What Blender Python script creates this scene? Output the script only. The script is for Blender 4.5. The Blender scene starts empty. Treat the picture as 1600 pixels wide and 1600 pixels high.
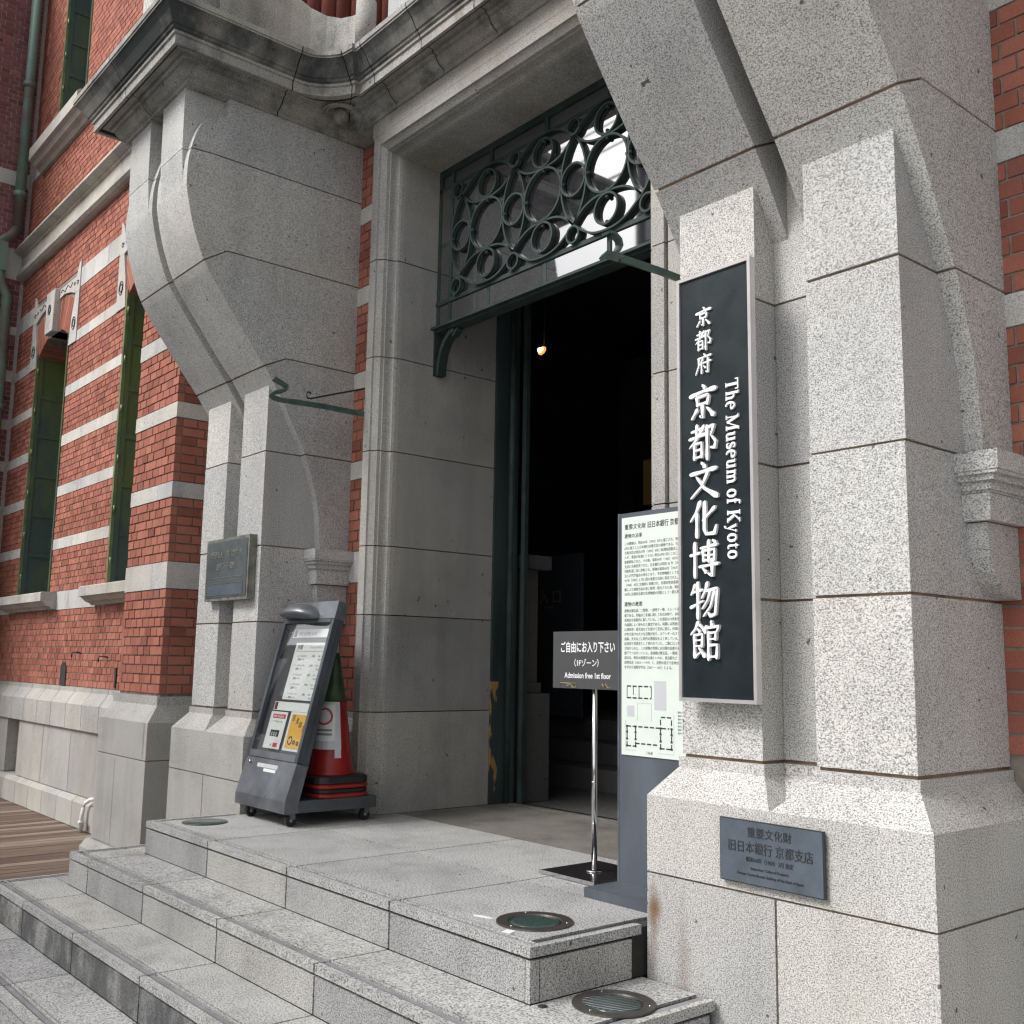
import bpy, bmesh, math, random
from mathutils import Vector, Matrix
random.seed(7)
SC = bpy.context.scene
COL = SC.collection
S = 0.75                      # one drawing unit is 0.75 m
# ------------------------------------------------------------------ camera
yaw, pit, rol, FOC = -0.87400453, 0.14459057, 0.0165101, 1628.3
CAMP = (3.36908, -2.95582, 1.15)
def cam_axes():
    f = Vector((math.sin(yaw)*math.cos(pit), math.cos(yaw)*math.cos(pit), math.sin(pit)))
    r = f.cross(Vector((0, 0, 1))).normalized(); u = r.cross(f)
    c, s = math.cos(rol), math.sin(rol)
    return c*r+s*u, -s*r+c*u, f
r_, u_, f_ = cam_axes()
cam = bpy.data.cameras.new('camera'); camo = bpy.data.objects.new('camera', cam); COL.objects.link(camo)
M = Matrix((r_, u_, -f_)).transposed().to_4x4(); M.translation = Vector(CAMP)*S
camo.matrix_world = M
cam.sensor_width = 36; cam.lens = 36*FOC/1600; cam.clip_start = 0.05; cam.clip_end = 500
SC.camera = camo
def scr(x, y, z):
    v = Vector((x, y, z))-Vector(CAMP); d = v.dot(f_)
    if d < 0.05: return (-9999, -9999, 0.1)
    return (800+FOC*v.dot(r_)/d, 800-FOC*v.dot(u_)/d, d)
# ------------------------------------------------------------------ world, sun, exposure
SUN_EL, SUN_AZ = math.radians(45), math.radians(203)      # azimuth clockwise from +Y
world = bpy.data.worlds.new('World'); SC.world = world; world.use_nodes = True
nt = world.node_tree; nt.nodes.clear()
sky = nt.nodes.new('ShaderNodeTexSky'); sky.sky_type = 'NISHITA'; sky.sun_disc = False
sky.sun_elevation = SUN_EL; sky.sun_rotation = SUN_AZ; sky.dust_density = 4; sky.air_density = 1.0; sky.ozone_density = 1
hs = nt.nodes.new('ShaderNodeHueSaturation'); hs.inputs['Saturation'].default_value = 0.26
tc = nt.nodes.new('ShaderNodeTexCoord'); cl = nt.nodes.new('ShaderNodeTexNoise'); cl.inputs['Scale'].default_value = 3.0; cl.inputs['Detail'].default_value = 5
mr = nt.nodes.new('ShaderNodeMapRange'); mr.inputs['From Min'].default_value = 0.35; mr.inputs['From Max'].default_value = 0.7
mr.inputs['To Min'].default_value = 1.0; mr.inputs['To Max'].default_value = 1.35
mul = nt.nodes.new('ShaderNodeMixRGB'); mul.blend_type = 'MULTIPLY'; mul.inputs['Fac'].default_value = 1
bg = nt.nodes.new('ShaderNodeBackground'); bg.inputs['Strength'].default_value = 0.12
out = nt.nodes.new('ShaderNodeOutputWorld')
nt.links.new(sky.outputs[0], hs.inputs['Color']); nt.links.new(tc.outputs['Generated'], cl.inputs['Vector'])
nt.links.new(cl.outputs['Fac'], mr.inputs['Value']); nt.links.new(hs.outputs[0], mul.inputs['Color1'])
nt.links.new(mr.outputs[0], mul.inputs['Color2']); nt.links.new(mul.outputs[0], bg.inputs['Color']); nt.links.new(bg.outputs[0], out.inputs[0])
sl = bpy.data.lights.new('sun', 'SUN'); sl.energy = 2.3; sl.angle = math.radians(25); sl.color = (1, 0.985, 0.965)
so = bpy.data.objects.new('sun', sl); COL.objects.link(so)
sd = Vector((math.sin(SUN_AZ)*math.cos(SUN_EL), math.cos(SUN_AZ)*math.cos(SUN_EL), math.sin(SUN_EL)))
so.rotation_euler = (-sd).to_track_quat('-Z', 'Y').to_euler()
SC.view_settings.view_transform = 'Standard'; SC.view_settings.look = 'None'
SC.view_settings.exposure = 0.58; SC.view_settings.gamma = 1; SC.view_settings.use_curve_mapping = False
SC.render.engine = 'CYCLES'; SC.cycles.max_bounces = 6; SC.cycles.use_denoising = True; SC.cycles.filter_width = 1.3

# ------------------------------------------------------------------ materials
def node_mat(name):
    m = bpy.data.materials.new(name); m.use_nodes = True; n = m.node_tree
    b = n.nodes['Principled BSDF']; return m, n, b
def N(n, t, **kw):
    x = n.nodes.new(t)
    for k, v in kw.items():
        if k in x.inputs: x.inputs[k].default_value = v
        else: setattr(x, k, v)
    return x
def ramp(n, fac, stops):
    r = n.nodes.new('ShaderNodeValToRGB'); e = r.color_ramp.elements
    while len(e) > 1: e.remove(e[-1])
    e[0].position = stops[0][0]; e[0].color = (*stops[0][1], 1)
    for p, c in stops[1:]:
        q = e.new(p); q.color = (*c, 1)
    n.links.new(fac, r.inputs[0]); return r.outputs[0]
def mixc(n, fac, a, b, mode='MIX'):
    x = n.nodes.new('ShaderNodeMixRGB'); x.blend_type = mode
    for i, v in (('Fac', fac), ('Color1', a), ('Color2', b)):
        if isinstance(v, (int, float)): x.inputs[i].default_value = v
        elif isinstance(v, tuple): x.inputs[i].default_value = (*v, 1)
        else: n.links.new(v, x.inputs[i])
    return x.outputs[0]
def pos(n, scale=(1, 1, 1)):
    g = n.nodes.new('ShaderNodeNewGeometry'); mp = n.nodes.new('ShaderNodeMapping'); mp.inputs['Scale'].default_value = scale
    n.links.new(g.outputs['Position'], mp.inputs['Vector']); return mp.outputs[0]
def noise(n, vec, scale, detail=3, rough=0.5):
    x = N(n, 'ShaderNodeTexNoise', Scale=scale, Detail=detail, Roughness=rough); n.links.new(vec, x.inputs['Vector']); return x.outputs['Fac']
def granite(name, base=0.42, warm=(1.0, 0.99, 0.965), speck=1.0, fine=105, stain=None, grime=0.12, rust=None, cream=0.0):
    m, n, b = node_mat(name); p = pos(n)
    fine = fine*1.85; speck = speck*0.95; p2 = pos(n, (1.0, 1.0, 1.35))
    f1 = noise(n, p2, fine, 2, 0.6); f2 = noise(n, p2, fine*0.5, 2, 0.55)
    def g(v): return tuple(min(1, base*v*w) for w in warm)
    d = 1-0.60*speck; l = 1+0.26*speck
    c1 = ramp(n, f1, [(0.37, g(d)), (0.43, g(1-0.22*speck)), (0.49, g(1)), (0.54, g(l)), (0.62, g(l*1.08))])
    c2 = ramp(n, f2, [(0.30, (0.66, 0.66, 0.67)), (0.42, (0.93, 0.93, 0.93)), (0.6, (1.05, 1.05, 1.04))])
    col = mixc(n, 0.75*min(1, speck), c1, c2, 'MULTIPLY')
    # uneven tone from block to block and within a block
    oi = n.nodes.new('ShaderNodeObjectInfo'); rr = ramp(n, oi.outputs['Random'], [(0, (0.83, 0.83, 0.845)), (0.35, (0.95, 0.95, 0.955)), (0.7, (1, 1, 0.99)), (1, (1.08, 1.06, 1.02))])
    col = mixc(n, 1.0, col, rr, 'MULTIPLY')
    big = noise(n, p, 2.2, 5, 0.6)
    col = mixc(n, 1.0, col, ramp(n, big, [(0.3, (1-grime*1.6,)*3), (0.5, (1-grime*0.4,)*3), (0.65, (1, 1, 1))]), 'MULTIPLY')
    sk = ramp(n, noise(n, pos(n, (1, 1, 0.12)), 5.0, 5, 0.65), [(0.34, (1-grime*1.1,)*3), (0.52, (1, 1, 1))])
    col = mixc(n, 1.0, col, sk, 'MULTIPLY')
    pit = ramp(n, noise(n, p, 33, 1, 0.4), [(0.21, (0.25, 0.24, 0.23)), (0.235, (1, 1, 1))])
    col = mixc(n, 1.0, col, pit, 'MULTIPLY')
    if cream:
        cf = ramp(n, noise(n, p, 1.4, 4, 0.6), [(0.4, (0, 0, 0)), (0.62, (cream,)*3)])
        col = mixc(n, cf, col, (0.62*base/0.42*0.75, 0.55*base/0.42*0.72, 0.42*base/0.42*0.66))
    if stain:
        ps = pos(n, (1.0, 1.0, 0.22)); s1 = noise(n, ps, stain[0], 7, 0.68); s2 = noise(n, p, stain[0]*2.2, 6, 0.7)
        mk = ramp(n, mixc(n, 0.4, s1, s2), [(stain[1], (stain[2],)*3), (stain[1]+0.14, (0, 0, 0))])
        col = mixc(n, mk, col, (0.035, 0.04, 0.042))
    if rust:
        gpos = pos(n)
        for (x, y, z, sx, sz, amt) in rust:
            v = n.nodes.new('ShaderNodeMapping'); v.inputs['Location'].default_value = (-x*S/(sx*S), 0, -z*S/(sz*S)); v.inputs['Scale'].default_value = (1/(sx*S), 0.0, 1/(sz*S))
            n.links.new(gpos, v.inputs['Vector'])
            ln = n.nodes.new('ShaderNodeVectorMath'); ln.operation = 'LENGTH'; n.links.new(v.outputs[0], ln.inputs[0])
            sub = n.nodes.new('ShaderNodeMath'); sub.operation = 'MULTIPLY_ADD'; sub.inputs[1].default_value = 1.1; sub.inputs[2].default_value = -0.5
            n.links.new(noise(n, gpos, 14, 5, 0.7), sub.inputs[0])
            ad = n.nodes.new('ShaderNodeMath'); ad.operation = 'ADD'; n.links.new(ln.outputs['Value'], ad.inputs[0]); n.links.new(sub.outputs[0], ad.inputs[1])
            mk = ramp(n, ad.outputs[0], [(0.0, (amt,)*3), (0.45, (amt*0.7,)*3), (1.0, (0, 0, 0))])
            col = mixc(n, mk, col, (0.15, 0.075, 0.022))
    n.links.new(col, b.inputs['Base Color'])
    b.inputs['Roughness'].default_value = 0.8; b.inputs['Specular IOR Level'].default_value = 0.3
    bp = N(n, 'ShaderNodeBump', Strength=0.35, Distance=0.004); n.links.new(f1, bp.inputs['Height']); n.links.new(bp.outputs[0], b.inputs['Normal'])
    return m
def brickmat(name, island=False, dark=1.0, tint=(1, 1, 1), soot=None):
    m, n, b = node_mat(name); p = pos(n)
    if island: rnd = n.nodes.new('ShaderNodeNewGeometry').outputs['Random Per Island']
    else: rnd = n.nodes.new('ShaderNodeObjectInfo').outputs['Random']
    T = lambda c: tuple(c[i]*dark*tint[i] for i in range(3))
    dark *= 1.13
    c = ramp(n, rnd, [(0, T((0.21, 0.075, 0.054))), (0.12, T((0.285, 0.103, 0.071))), (0.45, T((0.325, 0.121, 0.084))), (0.8, T((0.385, 0.152, 0.106))), (0.93, T((0.325, 0.121, 0.086))), (1, T((0.23, 0.098, 0.077)))])
    c = mixc(n, 1.0, c, ramp(n, noise(n, p, 1.6, 5, 0.65), [(0.3, (0.76, 0.72, 0.72)), (0.55, (1, 1, 1)), (0.75, (1.05, 1.08, 1.1))]), 'MULTIPLY')
    c = mixc(n, 1.0, c, ramp(n, noise(n, p, 160, 3, 0.7), [(0.3, (0.78, 0.76, 0.76)), (0.6, (1.06, 1.06, 1.06))]), 'MULTIPLY')
    eff = ramp(n, noise(n, p, 3.1, 6, 0.7), [(0.6, (0, 0, 0)), (0.78, (0.3, 0.3, 0.3))])
    c = mixc(n, eff, c, (0.40, 0.34, 0.31))
    n.links.new(c, b.inputs['Base Color']); b.inputs['Roughness'].default_value = 0.85; b.inputs['Specular IOR Level'].default_value = 0.25
    bp = N(n, 'ShaderNodeBump', Strength=0.3, Distance=0.002); n.links.new(noise(n, p, 120, 3, 0.7), bp.inputs['Height']); n.links.new(bp.outputs[0], b.inputs['Normal'])
    return m
def plain(name, col, rough=0.5, metal=0.0, var=0.15, scale=6, spec=0.5, col2=None, thr=(0.45, 0.65), bump=0.0, stretch=(1, 1, 1), rvar=0.0):
    m, n, b = node_mat(name); p = pos(n, stretch)
    f = noise(n, p, scale, 6, 0.65)
    if col2: c = ramp(n, f, [(thr[0], col), (thr[1], col2)])
    else: c = ramp(n, f, [(0.3, tuple(v*(1-var) for v in col)), (0.7, tuple(min(1, v*(1+var)) for v in col))])
    n.links.new(c, b.inputs['Base Color']); b.inputs['Metallic'].default_value = metal
    b.inputs['Specular IOR Level'].default_value = spec
    if rvar:
        rr = n.nodes.new('ShaderNodeMapRange'); n.links.new(noise(n, p, scale*1.7, 5, 0.6), rr.inputs['Value'])
        rr.inputs['From Min'].default_value = 0.3; rr.inputs['From Max'].default_value = 0.7
        rr.inputs['To Min'].default_value = max(0, rough-rvar); rr.inputs['To Max'].default_value = rough+rvar; n.links.new(rr.outputs[0], b.inputs['Roughness'])
    else: b.inputs['Roughness'].default_value = rough
    if bump:
        bp = N(n, 'ShaderNodeBump', Strength=0.5, Distance=bump); n.links.new(noise(n, p, scale*8, 4, 0.6), bp.inputs['Height']); n.links.new(bp.outputs[0], b.inputs['Normal'])
    return m
MAT = {}
MAT['granite'] = granite('pier_granite', 0.47, warm=(1, .995, .98), grime=0.07, cream=0.08)
MAT['granite_rust'] = granite('pier_granite_rust_stained', 0.46, warm=(1, .994, .975), grime=0.08, cream=0.07, rust=[(0.065, .68, 0.075, 0.06, 0.11, 0.9), (0.055, .68, -0.05, 0.035, 0.28, 0.45), (0.23, .68, -0.22, 0.055, 0.42, 0.33), (0.14, .68, -0.42, 0.16, 0.16, 0.22)])
MAT['granite_left'] = granite('left_granite', 0.49, warm=(1, .998, .985), grime=0.1, cream=0.1, fine=95)
MAT['granite_base'] = granite('base_granite', 0.42, warm=(1, 0.985, 0.94), grime=0.12, cream=0.14, speck=0.8)
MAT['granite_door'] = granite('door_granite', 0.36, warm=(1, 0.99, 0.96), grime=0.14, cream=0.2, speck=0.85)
MAT['cornice'] = granite('cornice_granite', 0.36, warm=(1, 0.985, 0.94), grime=0.22, stain=(2.6, 0.36, 0.8), cream=0.3, speck=0.9)
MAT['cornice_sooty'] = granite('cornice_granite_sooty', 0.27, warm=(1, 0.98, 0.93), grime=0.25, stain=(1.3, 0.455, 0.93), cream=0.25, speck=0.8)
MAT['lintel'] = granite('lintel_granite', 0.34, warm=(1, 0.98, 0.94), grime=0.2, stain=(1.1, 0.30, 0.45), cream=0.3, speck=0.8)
MAT['step'] = granite('step_granite', 0.43, warm=(1.0, 0.995, 0.975), fine=85, speck=1.05, grime=0.16)
MAT['riser'] = granite('riser_granite', 0.40, warm=(1.0, 0.995, 0.975), fine=85, speck=1.05, grime=0.16)
MAT['riser_stained'] = granite('riser_granite_stained', 0.38, warm=(1.0, 0.99, 0.96), fine=85, speck=1.0, grime=0.3, stain=(3.4, 0.45, 0.75))
MAT['brown_slab'] = granite('brown_slab', 0.19, warm=(1.04, 0.99, 0.90), fine=95, speck=0.8, grime=0.25)
MAT['band'] = granite('band_stone', 0.55, warm=(1, 0.995, 0.97), fine=75, speck=0.5, grime=0.16, cream=0.3)
MAT['sill'] = granite('sill_stone', 0.50, warm=(1, 0.985, 0.94), fine=75, speck=0.6, grime=0.2, cream=0.3)
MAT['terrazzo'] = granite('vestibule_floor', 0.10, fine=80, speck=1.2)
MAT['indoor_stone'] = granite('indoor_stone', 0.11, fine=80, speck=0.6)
MAT['mortar'] = plain('joint_mortar', (0.26, 0.19, 0.13), 0.95, var=0.45, scale=9)
MAT['mortar_dark'] = plain('joint_dark', (0.03, 0.028, 0.026), 0.95, var=0.4, scale=12)
MAT['mortar_brick'] = plain('brick_mortar', (0.26, 0.22, 0.19), 0.95, var=0.3, scale=20)
MAT['mortar_brick_dark'] = plain('brick_mortar_dark', (0.19, 0.145, 0.12), 0.95, var=0.35, scale=20)
MAT['brick'] = brickmat('brick'); MAT['brick_i'] = brickmat('brick_joined', True)
MAT['brick_drum'] = brickmat('drum_brick', True, 0.5, (1.0, .75, .8)); MAT['brick_wing'] = brickmat('wing_brick', True, 0.8, (0.82, 0.9, 1.2))
MAT['mortar_wing'] = plain('wing_mortar', (0.42, 0.38, 0.36), 0.95, var=0.2, scale=20)
MAT['carve'] = plain('carving_shadow_joint', (0.05, 0.045, 0.04), 0.9)
MAT['green'] = plain('green_iron_paint', (0.034, 0.050, 0.046), 0.62, 0.0, var=0.35, scale=7, rvar=0.08, spec=0.22)
MAT['green_light'] = plain('green_bracket_paint', (0.065, 0.11, 0.093), 0.4, 0.0, var=0.35, scale=9, rvar=0.12)
MAT['door_iron'] = plain('blue_green_door_iron', (0.035, 0.05, 0.052), 0.5, 0, var=0.5, scale=5, stretch=(1, 1, 0.15), rvar=0.15)
MAT['shutter'] = plain('green_shutter_paint_reflections', (0.07, 0.105, 0.095), 0.22, 0.0, var=0.5, scale=1.3, col2=(0.13, 0.16, 0.055), thr=(0.42, 0.62), rvar=0.1, stretch=(1,1,.5))  # green paint; the yellow-green patches are reflections put into its colour
MAT['shutter_edge'] = plain('shutter_edge_paint', (0.17, 0.21, 0.10), 0.35, 0.2, var=0.4, scale=6)
MAT['copper'] = plain('downpipe_patina', (0.16, 0.25, 0.21), 0.5, 0.1, col2=(0.13, 0.115, 0.09), thr=(0.45, 0.62), scale=1.6)
MAT['grey_metal'] = plain('grey_painted_steel', (0.085, 0.095, 0.108), 0.38, 0.35, var=0.3, scale=5, rvar=0.12)
MAT['grey_metal_light'] = plain('grey_painted_steel_worn', (0.15, 0.16, 0.175), 0.36, 0.4, var=0.45, scale=4, rvar=0.12)
MAT['board_metal'] = plain('board_steel', (0.095, 0.11, 0.13), 0.5, 0.25, var=0.25, scale=3.5, stretch=(1, 1, 0.35), rvar=0.12)
MAT['sign_black'] = plain('sign_face', (0.010, 0.016, 0.019), 0.40, 0.0, var=0.3, scale=8, rvar=0.06, spec=0.35, bump=0.0006)
MAT['white'] = plain('white_letter', (0.80, 0.80, 0.80), 0.4, 0, var=0.04, scale=8)
MAT['sign_frame'] = plain('sign_frame', (0.66, 0.63, 0.63), 0.3, 0.55, var=0.1, scale=5)
MAT['bronze'] = plain('bronze_plaque', (0.11, 0.135, 0.165), 0.42, 0.35, var=0.25, scale=9, rvar=0.08)
MAT['bronze_dark'] = plain('bronze_letter', (0.045, 0.048, 0.052), 0.45, 0.3, var=0.3, scale=15)
MAT['bronze2'] = plain('green_bronze_plaque', (0.11, 0.13, 0.135), 0.42, 0.3, col2=(0.075, 0.085, 0.09), thr=(0.42, 0.6), scale=4, rvar=0.08)
MAT['bronze_pale'] = plain('bronze_pale_letter', (0.24, 0.24, 0.21), 0.5, 0.2, var=0.3, scale=15)
MAT['bronze_rim'] = plain('bronze_rim', (0.19, 0.19, 0.17), 0.5, 0.3, var=0.5, scale=14)
MAT['paper'] = plain('paper', (0.70, 0.73, 0.70), 0.6, var=0.03, scale=8)
MAT['panel'] = plain('info_panel', (0.66, 0.72, 0.66), 0.4, var=0.03, scale=8)
MAT['ink'] = plain('ink', (0.03, 0.03, 0.03), 0.6)
MAT['ink_grey'] = plain('ink_grey', (0.22, 0.22, 0.21), 0.6)
MAT['pale_grey'] = plain('print_grey', (0.50, 0.51, 0.54), 0.6, var=0.02)
MAT['yellow'] = plain('poster_yellow', (0.70, 0.42, 0.06), 0.5, var=0.06)
MAT['red_print'] = plain('print_red', (0.55, 0.06, 0.09), 0.5)
MAT['maroon'] = plain('print_maroon', (0.14, 0.02, 0.02), 0.5)
MAT['cone'] = plain('cone_red', (0.30, 0.018, 0.014), 0.38, var=0.25, scale=9, rvar=0.08)
MAT['cone_green'] = plain('cone_green', (0.028, 0.058, 0.02), 0.4, var=0.5, scale=11)
MAT['rubber'] = plain('black_rubber', (0.018, 0.018, 0.02), 0.5, var=0.3)
MAT['chrome'] = plain('chrome', (0.62, 0.62, 0.62), 0.12, 1.0, var=0.05)
MAT['steel_black'] = plain('polished_black', (0.03, 0.028, 0.03), 0.13, 0.2, var=0.4, scale=20)
MAT['stand_board'] = plain('stand_board', (0.065, 0.065, 0.068), 0.5, var=0.06)
MAT['tape'] = plain('tape_residue', (0.28, 0.22, 0.11), 0.6, var=0.4, scale=30)
MAT['light_ring'] = plain('uplight_ring', (0.085, 0.078, 0.072), 0.4, 0.5, var=0.25, scale=14)
MAT['plastic_white'] = plain('white_plastic', (0.72, 0.72, 0.72), 0.35)
MAT['deck'] = plain('deck_timber', (0.115, 0.078, 0.058), 0.7, var=0.5, scale=9, stretch=(3, 0.25, 1), bump=0.001)
MAT['deck_pale'] = plain('deck_timber_pale', (0.25, 0.195, 0.155), 0.7, var=0.3, scale=9, stretch=(3, 0.25, 1), bump=0.001)
MAT['deck_mid'] = plain('deck_timber_mid', (0.16, 0.112, 0.084), 0.7, var=0.4, scale=9, stretch=(3, 0.25, 1), bump=0.001)
MAT['strip'] = plain('anti_slip_strip', (0.27, 0.27, 0.28), 0.55, 0.2, var=0.25, scale=10)
MAT['paint_peel'] = plain('peeling_paint', (0.035, 0.05, 0.055), 0.6, col2=(0.36, 0.22, 0.08), thr=(0.51, 0.53), scale=7, stretch=(1, 1, 0.4))
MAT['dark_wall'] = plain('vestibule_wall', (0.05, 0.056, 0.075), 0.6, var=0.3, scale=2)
MAT['dark_wood'] = plain('vestibule_wood', (0.06, 0.05, 0.045), 0.4, var=0.3, scale=4)
MAT['asphalt'] = plain('asphalt', (0.055, 0.055, 0.055), 0.9, var=0.2, scale=60)
MAT['concrete'] = plain('street_facade', (0.22, 0.22, 0.23), 0.8, var=0.15, scale=0.5)
MAT['dark_facade'] = plain('dark_street_facade', (0.05, 0.05, 0.055), 0.8, var=0.2, scale=0.5)
MAT['tape_clear'] = plain('clear_tape', (0.55, 0.55, 0.56), 0.3, var=0.1)
def glassmat(name, col, ior, rough=0.03):
    m, n, b = node_mat(name); b.inputs['Base Color'].default_value = (*col, 1); b.inputs['Roughness'].default_value = rough
    b.inputs['IOR'].default_value = ior; b.inputs['Specular IOR Level'].default_value = 0.5
    p = pos(n); bp = N(n, 'ShaderNodeBump', Strength=0.01, Distance=0.002); n.links.new(noise(n, p, 1.5, 2), bp.inputs['Height']); n.links.new(bp.outputs[0], b.inputs['Normal'])
    return m
MAT['glass'] = glassmat('transom_glass', (0.02, 0.021, 0.025), 4.2)
MAT['uplens'] = glassmat('uplight_lens', (0.045, 0.075, 0.07), 1.6, 0.12)
m, n, b = node_mat('case_glass'); n.nodes.remove(b)
gl = n.nodes.new('ShaderNodeBsdfGlossy'); gl.inputs['Roughness'].default_value = 0.02; tr = n.nodes.new('ShaderNodeBsdfTransparent')
lw_ = n.nodes.new('ShaderNodeLayerWeight'); lw_.inputs['Blend'].default_value = 0.35; fr = n.nodes.new('ShaderNodeMath'); fr.operation = 'MULTIPLY_ADD'; fr.inputs[1].default_value = 0.35; fr.inputs[2].default_value = 0.03; n.links.new(lw_.outputs['Facing'], fr.inputs[0]); mx = n.nodes.new('ShaderNodeMixShader')
n.links.new(fr.outputs[0], mx.inputs[0]); n.links.new(tr.outputs[0], mx.inputs[1]); n.links.new(gl.outputs[0], mx.inputs[2])
n.links.new(mx.outputs[0], n.nodes['Material Output'].inputs[0]); MAT['case_glass'] = m
m, n, b = node_mat('lamp_glow'); b.inputs['Emission Color'].default_value = (1, 0.72, 0.36, 1); b.inputs['Emission Strength'].default_value = 3; MAT['lamp'] = m
m, n, b = node_mat('lamp_shade_glow'); b.inputs['Emission Color'].default_value = (1, 0.42, 0.08, 1); b.inputs['Emission Strength'].default_value = .75; MAT['lamp_shade'] = m
m, n, b = node_mat('dim_lit_window'); b.inputs['Emission Color'].default_value = (1, 0.55, 0.2, 1); b.inputs['Emission Strength'].default_value = .010; b.inputs['Base Color'].default_value = (.05, .04, .03, 1); MAT['dim_window'] = m

# ------------------------------------------------------------------ helpers
ORG = {}
def thing(name, label, cat, loc=(0, 0, 0), group=None, kind=None):
    o = bpy.data.objects.new(name, None); COL.objects.link(o); o.empty_display_size = 0.1
    o.location = Vector(loc)*S; ORG[o.name] = Vector(loc)
    if kind: o['kind'] = kind
    if label: o['label'] = label
    if cat: o['category'] = cat
    if group: o['group'] = group
    return o
def tag(o, label, cat, group=None):
    o['label'] = label; o['category'] = cat
    if group: o['group'] = group
    return o
def org(p): return ORG.get(p.name, Vector((0, 0, 0))) if p is not None else Vector((0, 0, 0))
def link(name, me, mat, parent, o_=None):
    o = bpy.data.objects.new(name, me); COL.objects.link(o)
    if mat is not None:
        if len(me.materials) == 0: me.materials.append(MAT[mat] if isinstance(mat, str) else mat)
    if parent is not None: o.parent = parent
    ORG[o.name] = o_ if o_ is not None else org(parent)
    return o
def finish(name, bm, mat, parent, smooth=False, bev=0, own=None):
    """bm holds drawing-unit world coordinates"""
    og = own if own is not None else org(parent)
    if bev: bmesh.ops.bevel(bm, geom=[e for e in bm.edges if e.is_manifold and e.calc_face_angle(0) > 0.3], offset=bev, segments=1, affect='EDGES')
    for v in bm.verts: v.co = (v.co-og)*S
    me = bpy.data.meshes.new(name); bm.to_mesh(me); bm.free()
    if smooth:
        for p in me.polygons: p.use_smooth = True
    o = link(name, me, mat, parent, og)
    if own is not None and parent is None: o.location = og*S
    return o
def abox(bm, x0, x1, y0, y1, z0, z1):
    vs = [bm.verts.new(c) for c in ((x0, y0, z0), (x1, y0, z0), (x1, y1, z0), (x0, y1, z0), (x0, y0, z1), (x1, y0, z1), (x1, y1, z1), (x0, y1, z1))]
    for f in ((0, 3, 2, 1), (4, 5, 6, 7), (0, 1, 5, 4), (1, 2, 6, 5), (2, 3, 7, 6), (3, 0, 4, 7)): bm.faces.new([vs[i] for i in f])
def box(name, x0, x1, y0, y1, z0, z1, mat, parent=None, bev=0, **k):
    bm = bmesh.new(); abox(bm, min(x0, x1), max(x0, x1), min(y0, y1), max(y0, y1), min(z0, z1), max(z0, z1)); return finish(name, bm, mat, parent, bev=bev, **k)
def aprism(bm, pts, axis, a0, a1):
    def mk(p, a):
        if axis == 'x': return (a, p[0], p[1])
        if axis == 'y': return (p[0], a, p[1])
        return (p[0], p[1], a)
    A = [bm.verts.new(mk(p, a0)) for p in pts]; B = [bm.verts.new(mk(p, a1)) for p in pts]; fs = []
    n_ = len(pts)
    for i in range(n_): fs.append(bm.faces.new((A[i], A[(i+1) % n_], B[(i+1) % n_], B[i])))
    fs.append(bm.faces.new(A[::-1])); fs.append(bm.faces.new(B)); bmesh.ops.recalc_face_normals(bm, faces=fs)
def prism(name, pts, axis, a0, a1, mat, parent=None, bev=0, **k):
    bm = bmesh.new(); aprism(bm, pts, axis, a0, a1); return finish(name, bm, mat, parent, bev=bev, **k)
def atube(bm, path, r, seg=8, closed=False, flat=None):
    """round tube along path; flat=(normal vec, half width, half thick) gives a flat bar"""
    n_ = len(path); P = [Vector(p) for p in path]; rings = []
    for i in range(n_):
        a = P[(i-1) % n_] if (closed or i > 0) else P[i]; c = P[(i+1) % n_] if (closed or i < n_-1) else P[i]
        t = (c-a).normalized()
        if flat:
            w = Vector(flat[0]).normalized(); s_ = t.cross(w).normalized()
            ring = [P[i]+w*flat[1]*sx+s_*flat[2]*sy for sx, sy in ((-1, -1), (1, -1), (1, 1), (-1, 1))]
        else:
            u = t.cross(Vector((0, 0, 1)) if abs(t.z) < 0.9 else Vector((1, 0, 0))).normalized(); w = t.cross(u)
            rr = r[i] if isinstance(r, (list, tuple)) else r
            ring = [P[i]+(u*math.cos(k*2*math.pi/seg)+w*math.sin(k*2*math.pi/seg))*rr for k in range(seg)]
        rings.append([bm.verts.new(q) for q in ring])
    m_ = len(rings[0])
    for i in range(n_ if closed else n_-1):
        A, B = rings[i], rings[(i+1) % n_]
        for k in range(m_): bm.faces.new((A[k], A[(k+1) % m_], B[(k+1) % m_], B[k]))
    if not closed: bm.faces.new(rings[0][::-1]); bm.faces.new(rings[-1])
def tube(name, path, r, mat, parent=None, seg=10, closed=False, flat=None, smooth=True, **k):
    bm = bmesh.new(); atube(bm, path, r, seg, closed, flat); bmesh.ops.recalc_face_normals(bm, faces=bm.faces[:]); return finish(name, bm, mat, parent, smooth=smooth and not flat, **k)
def alathe(bm, prof, cx, cy, seg=32, sx=1.0, sy=1.0):
    rings = [[bm.verts.new((cx+r*sx*math.cos(2*math.pi*k/seg), cy+r*sy*math.sin(2*math.pi*k/seg), z)) for k in range(seg)] for r, z in prof]
    for A, B in zip(rings, rings[1:]):
        for k in range(seg): bm.faces.new((A[k], A[(k+1) % seg], B[(k+1) % seg], B[k]))
    bm.faces.new(rings[0][::-1]); bm.faces.new(rings[-1]); bmesh.ops.recalc_face_normals(bm, faces=bm.faces[:])
def lathe(name, prof, cx, cy, mat, parent=None, seg=32, smooth=True, **k):
    bm = bmesh.new(); alathe(bm, prof, cx, cy, seg); o = finish(name, bm, mat, parent, smooth=smooth, **k); return o
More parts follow.
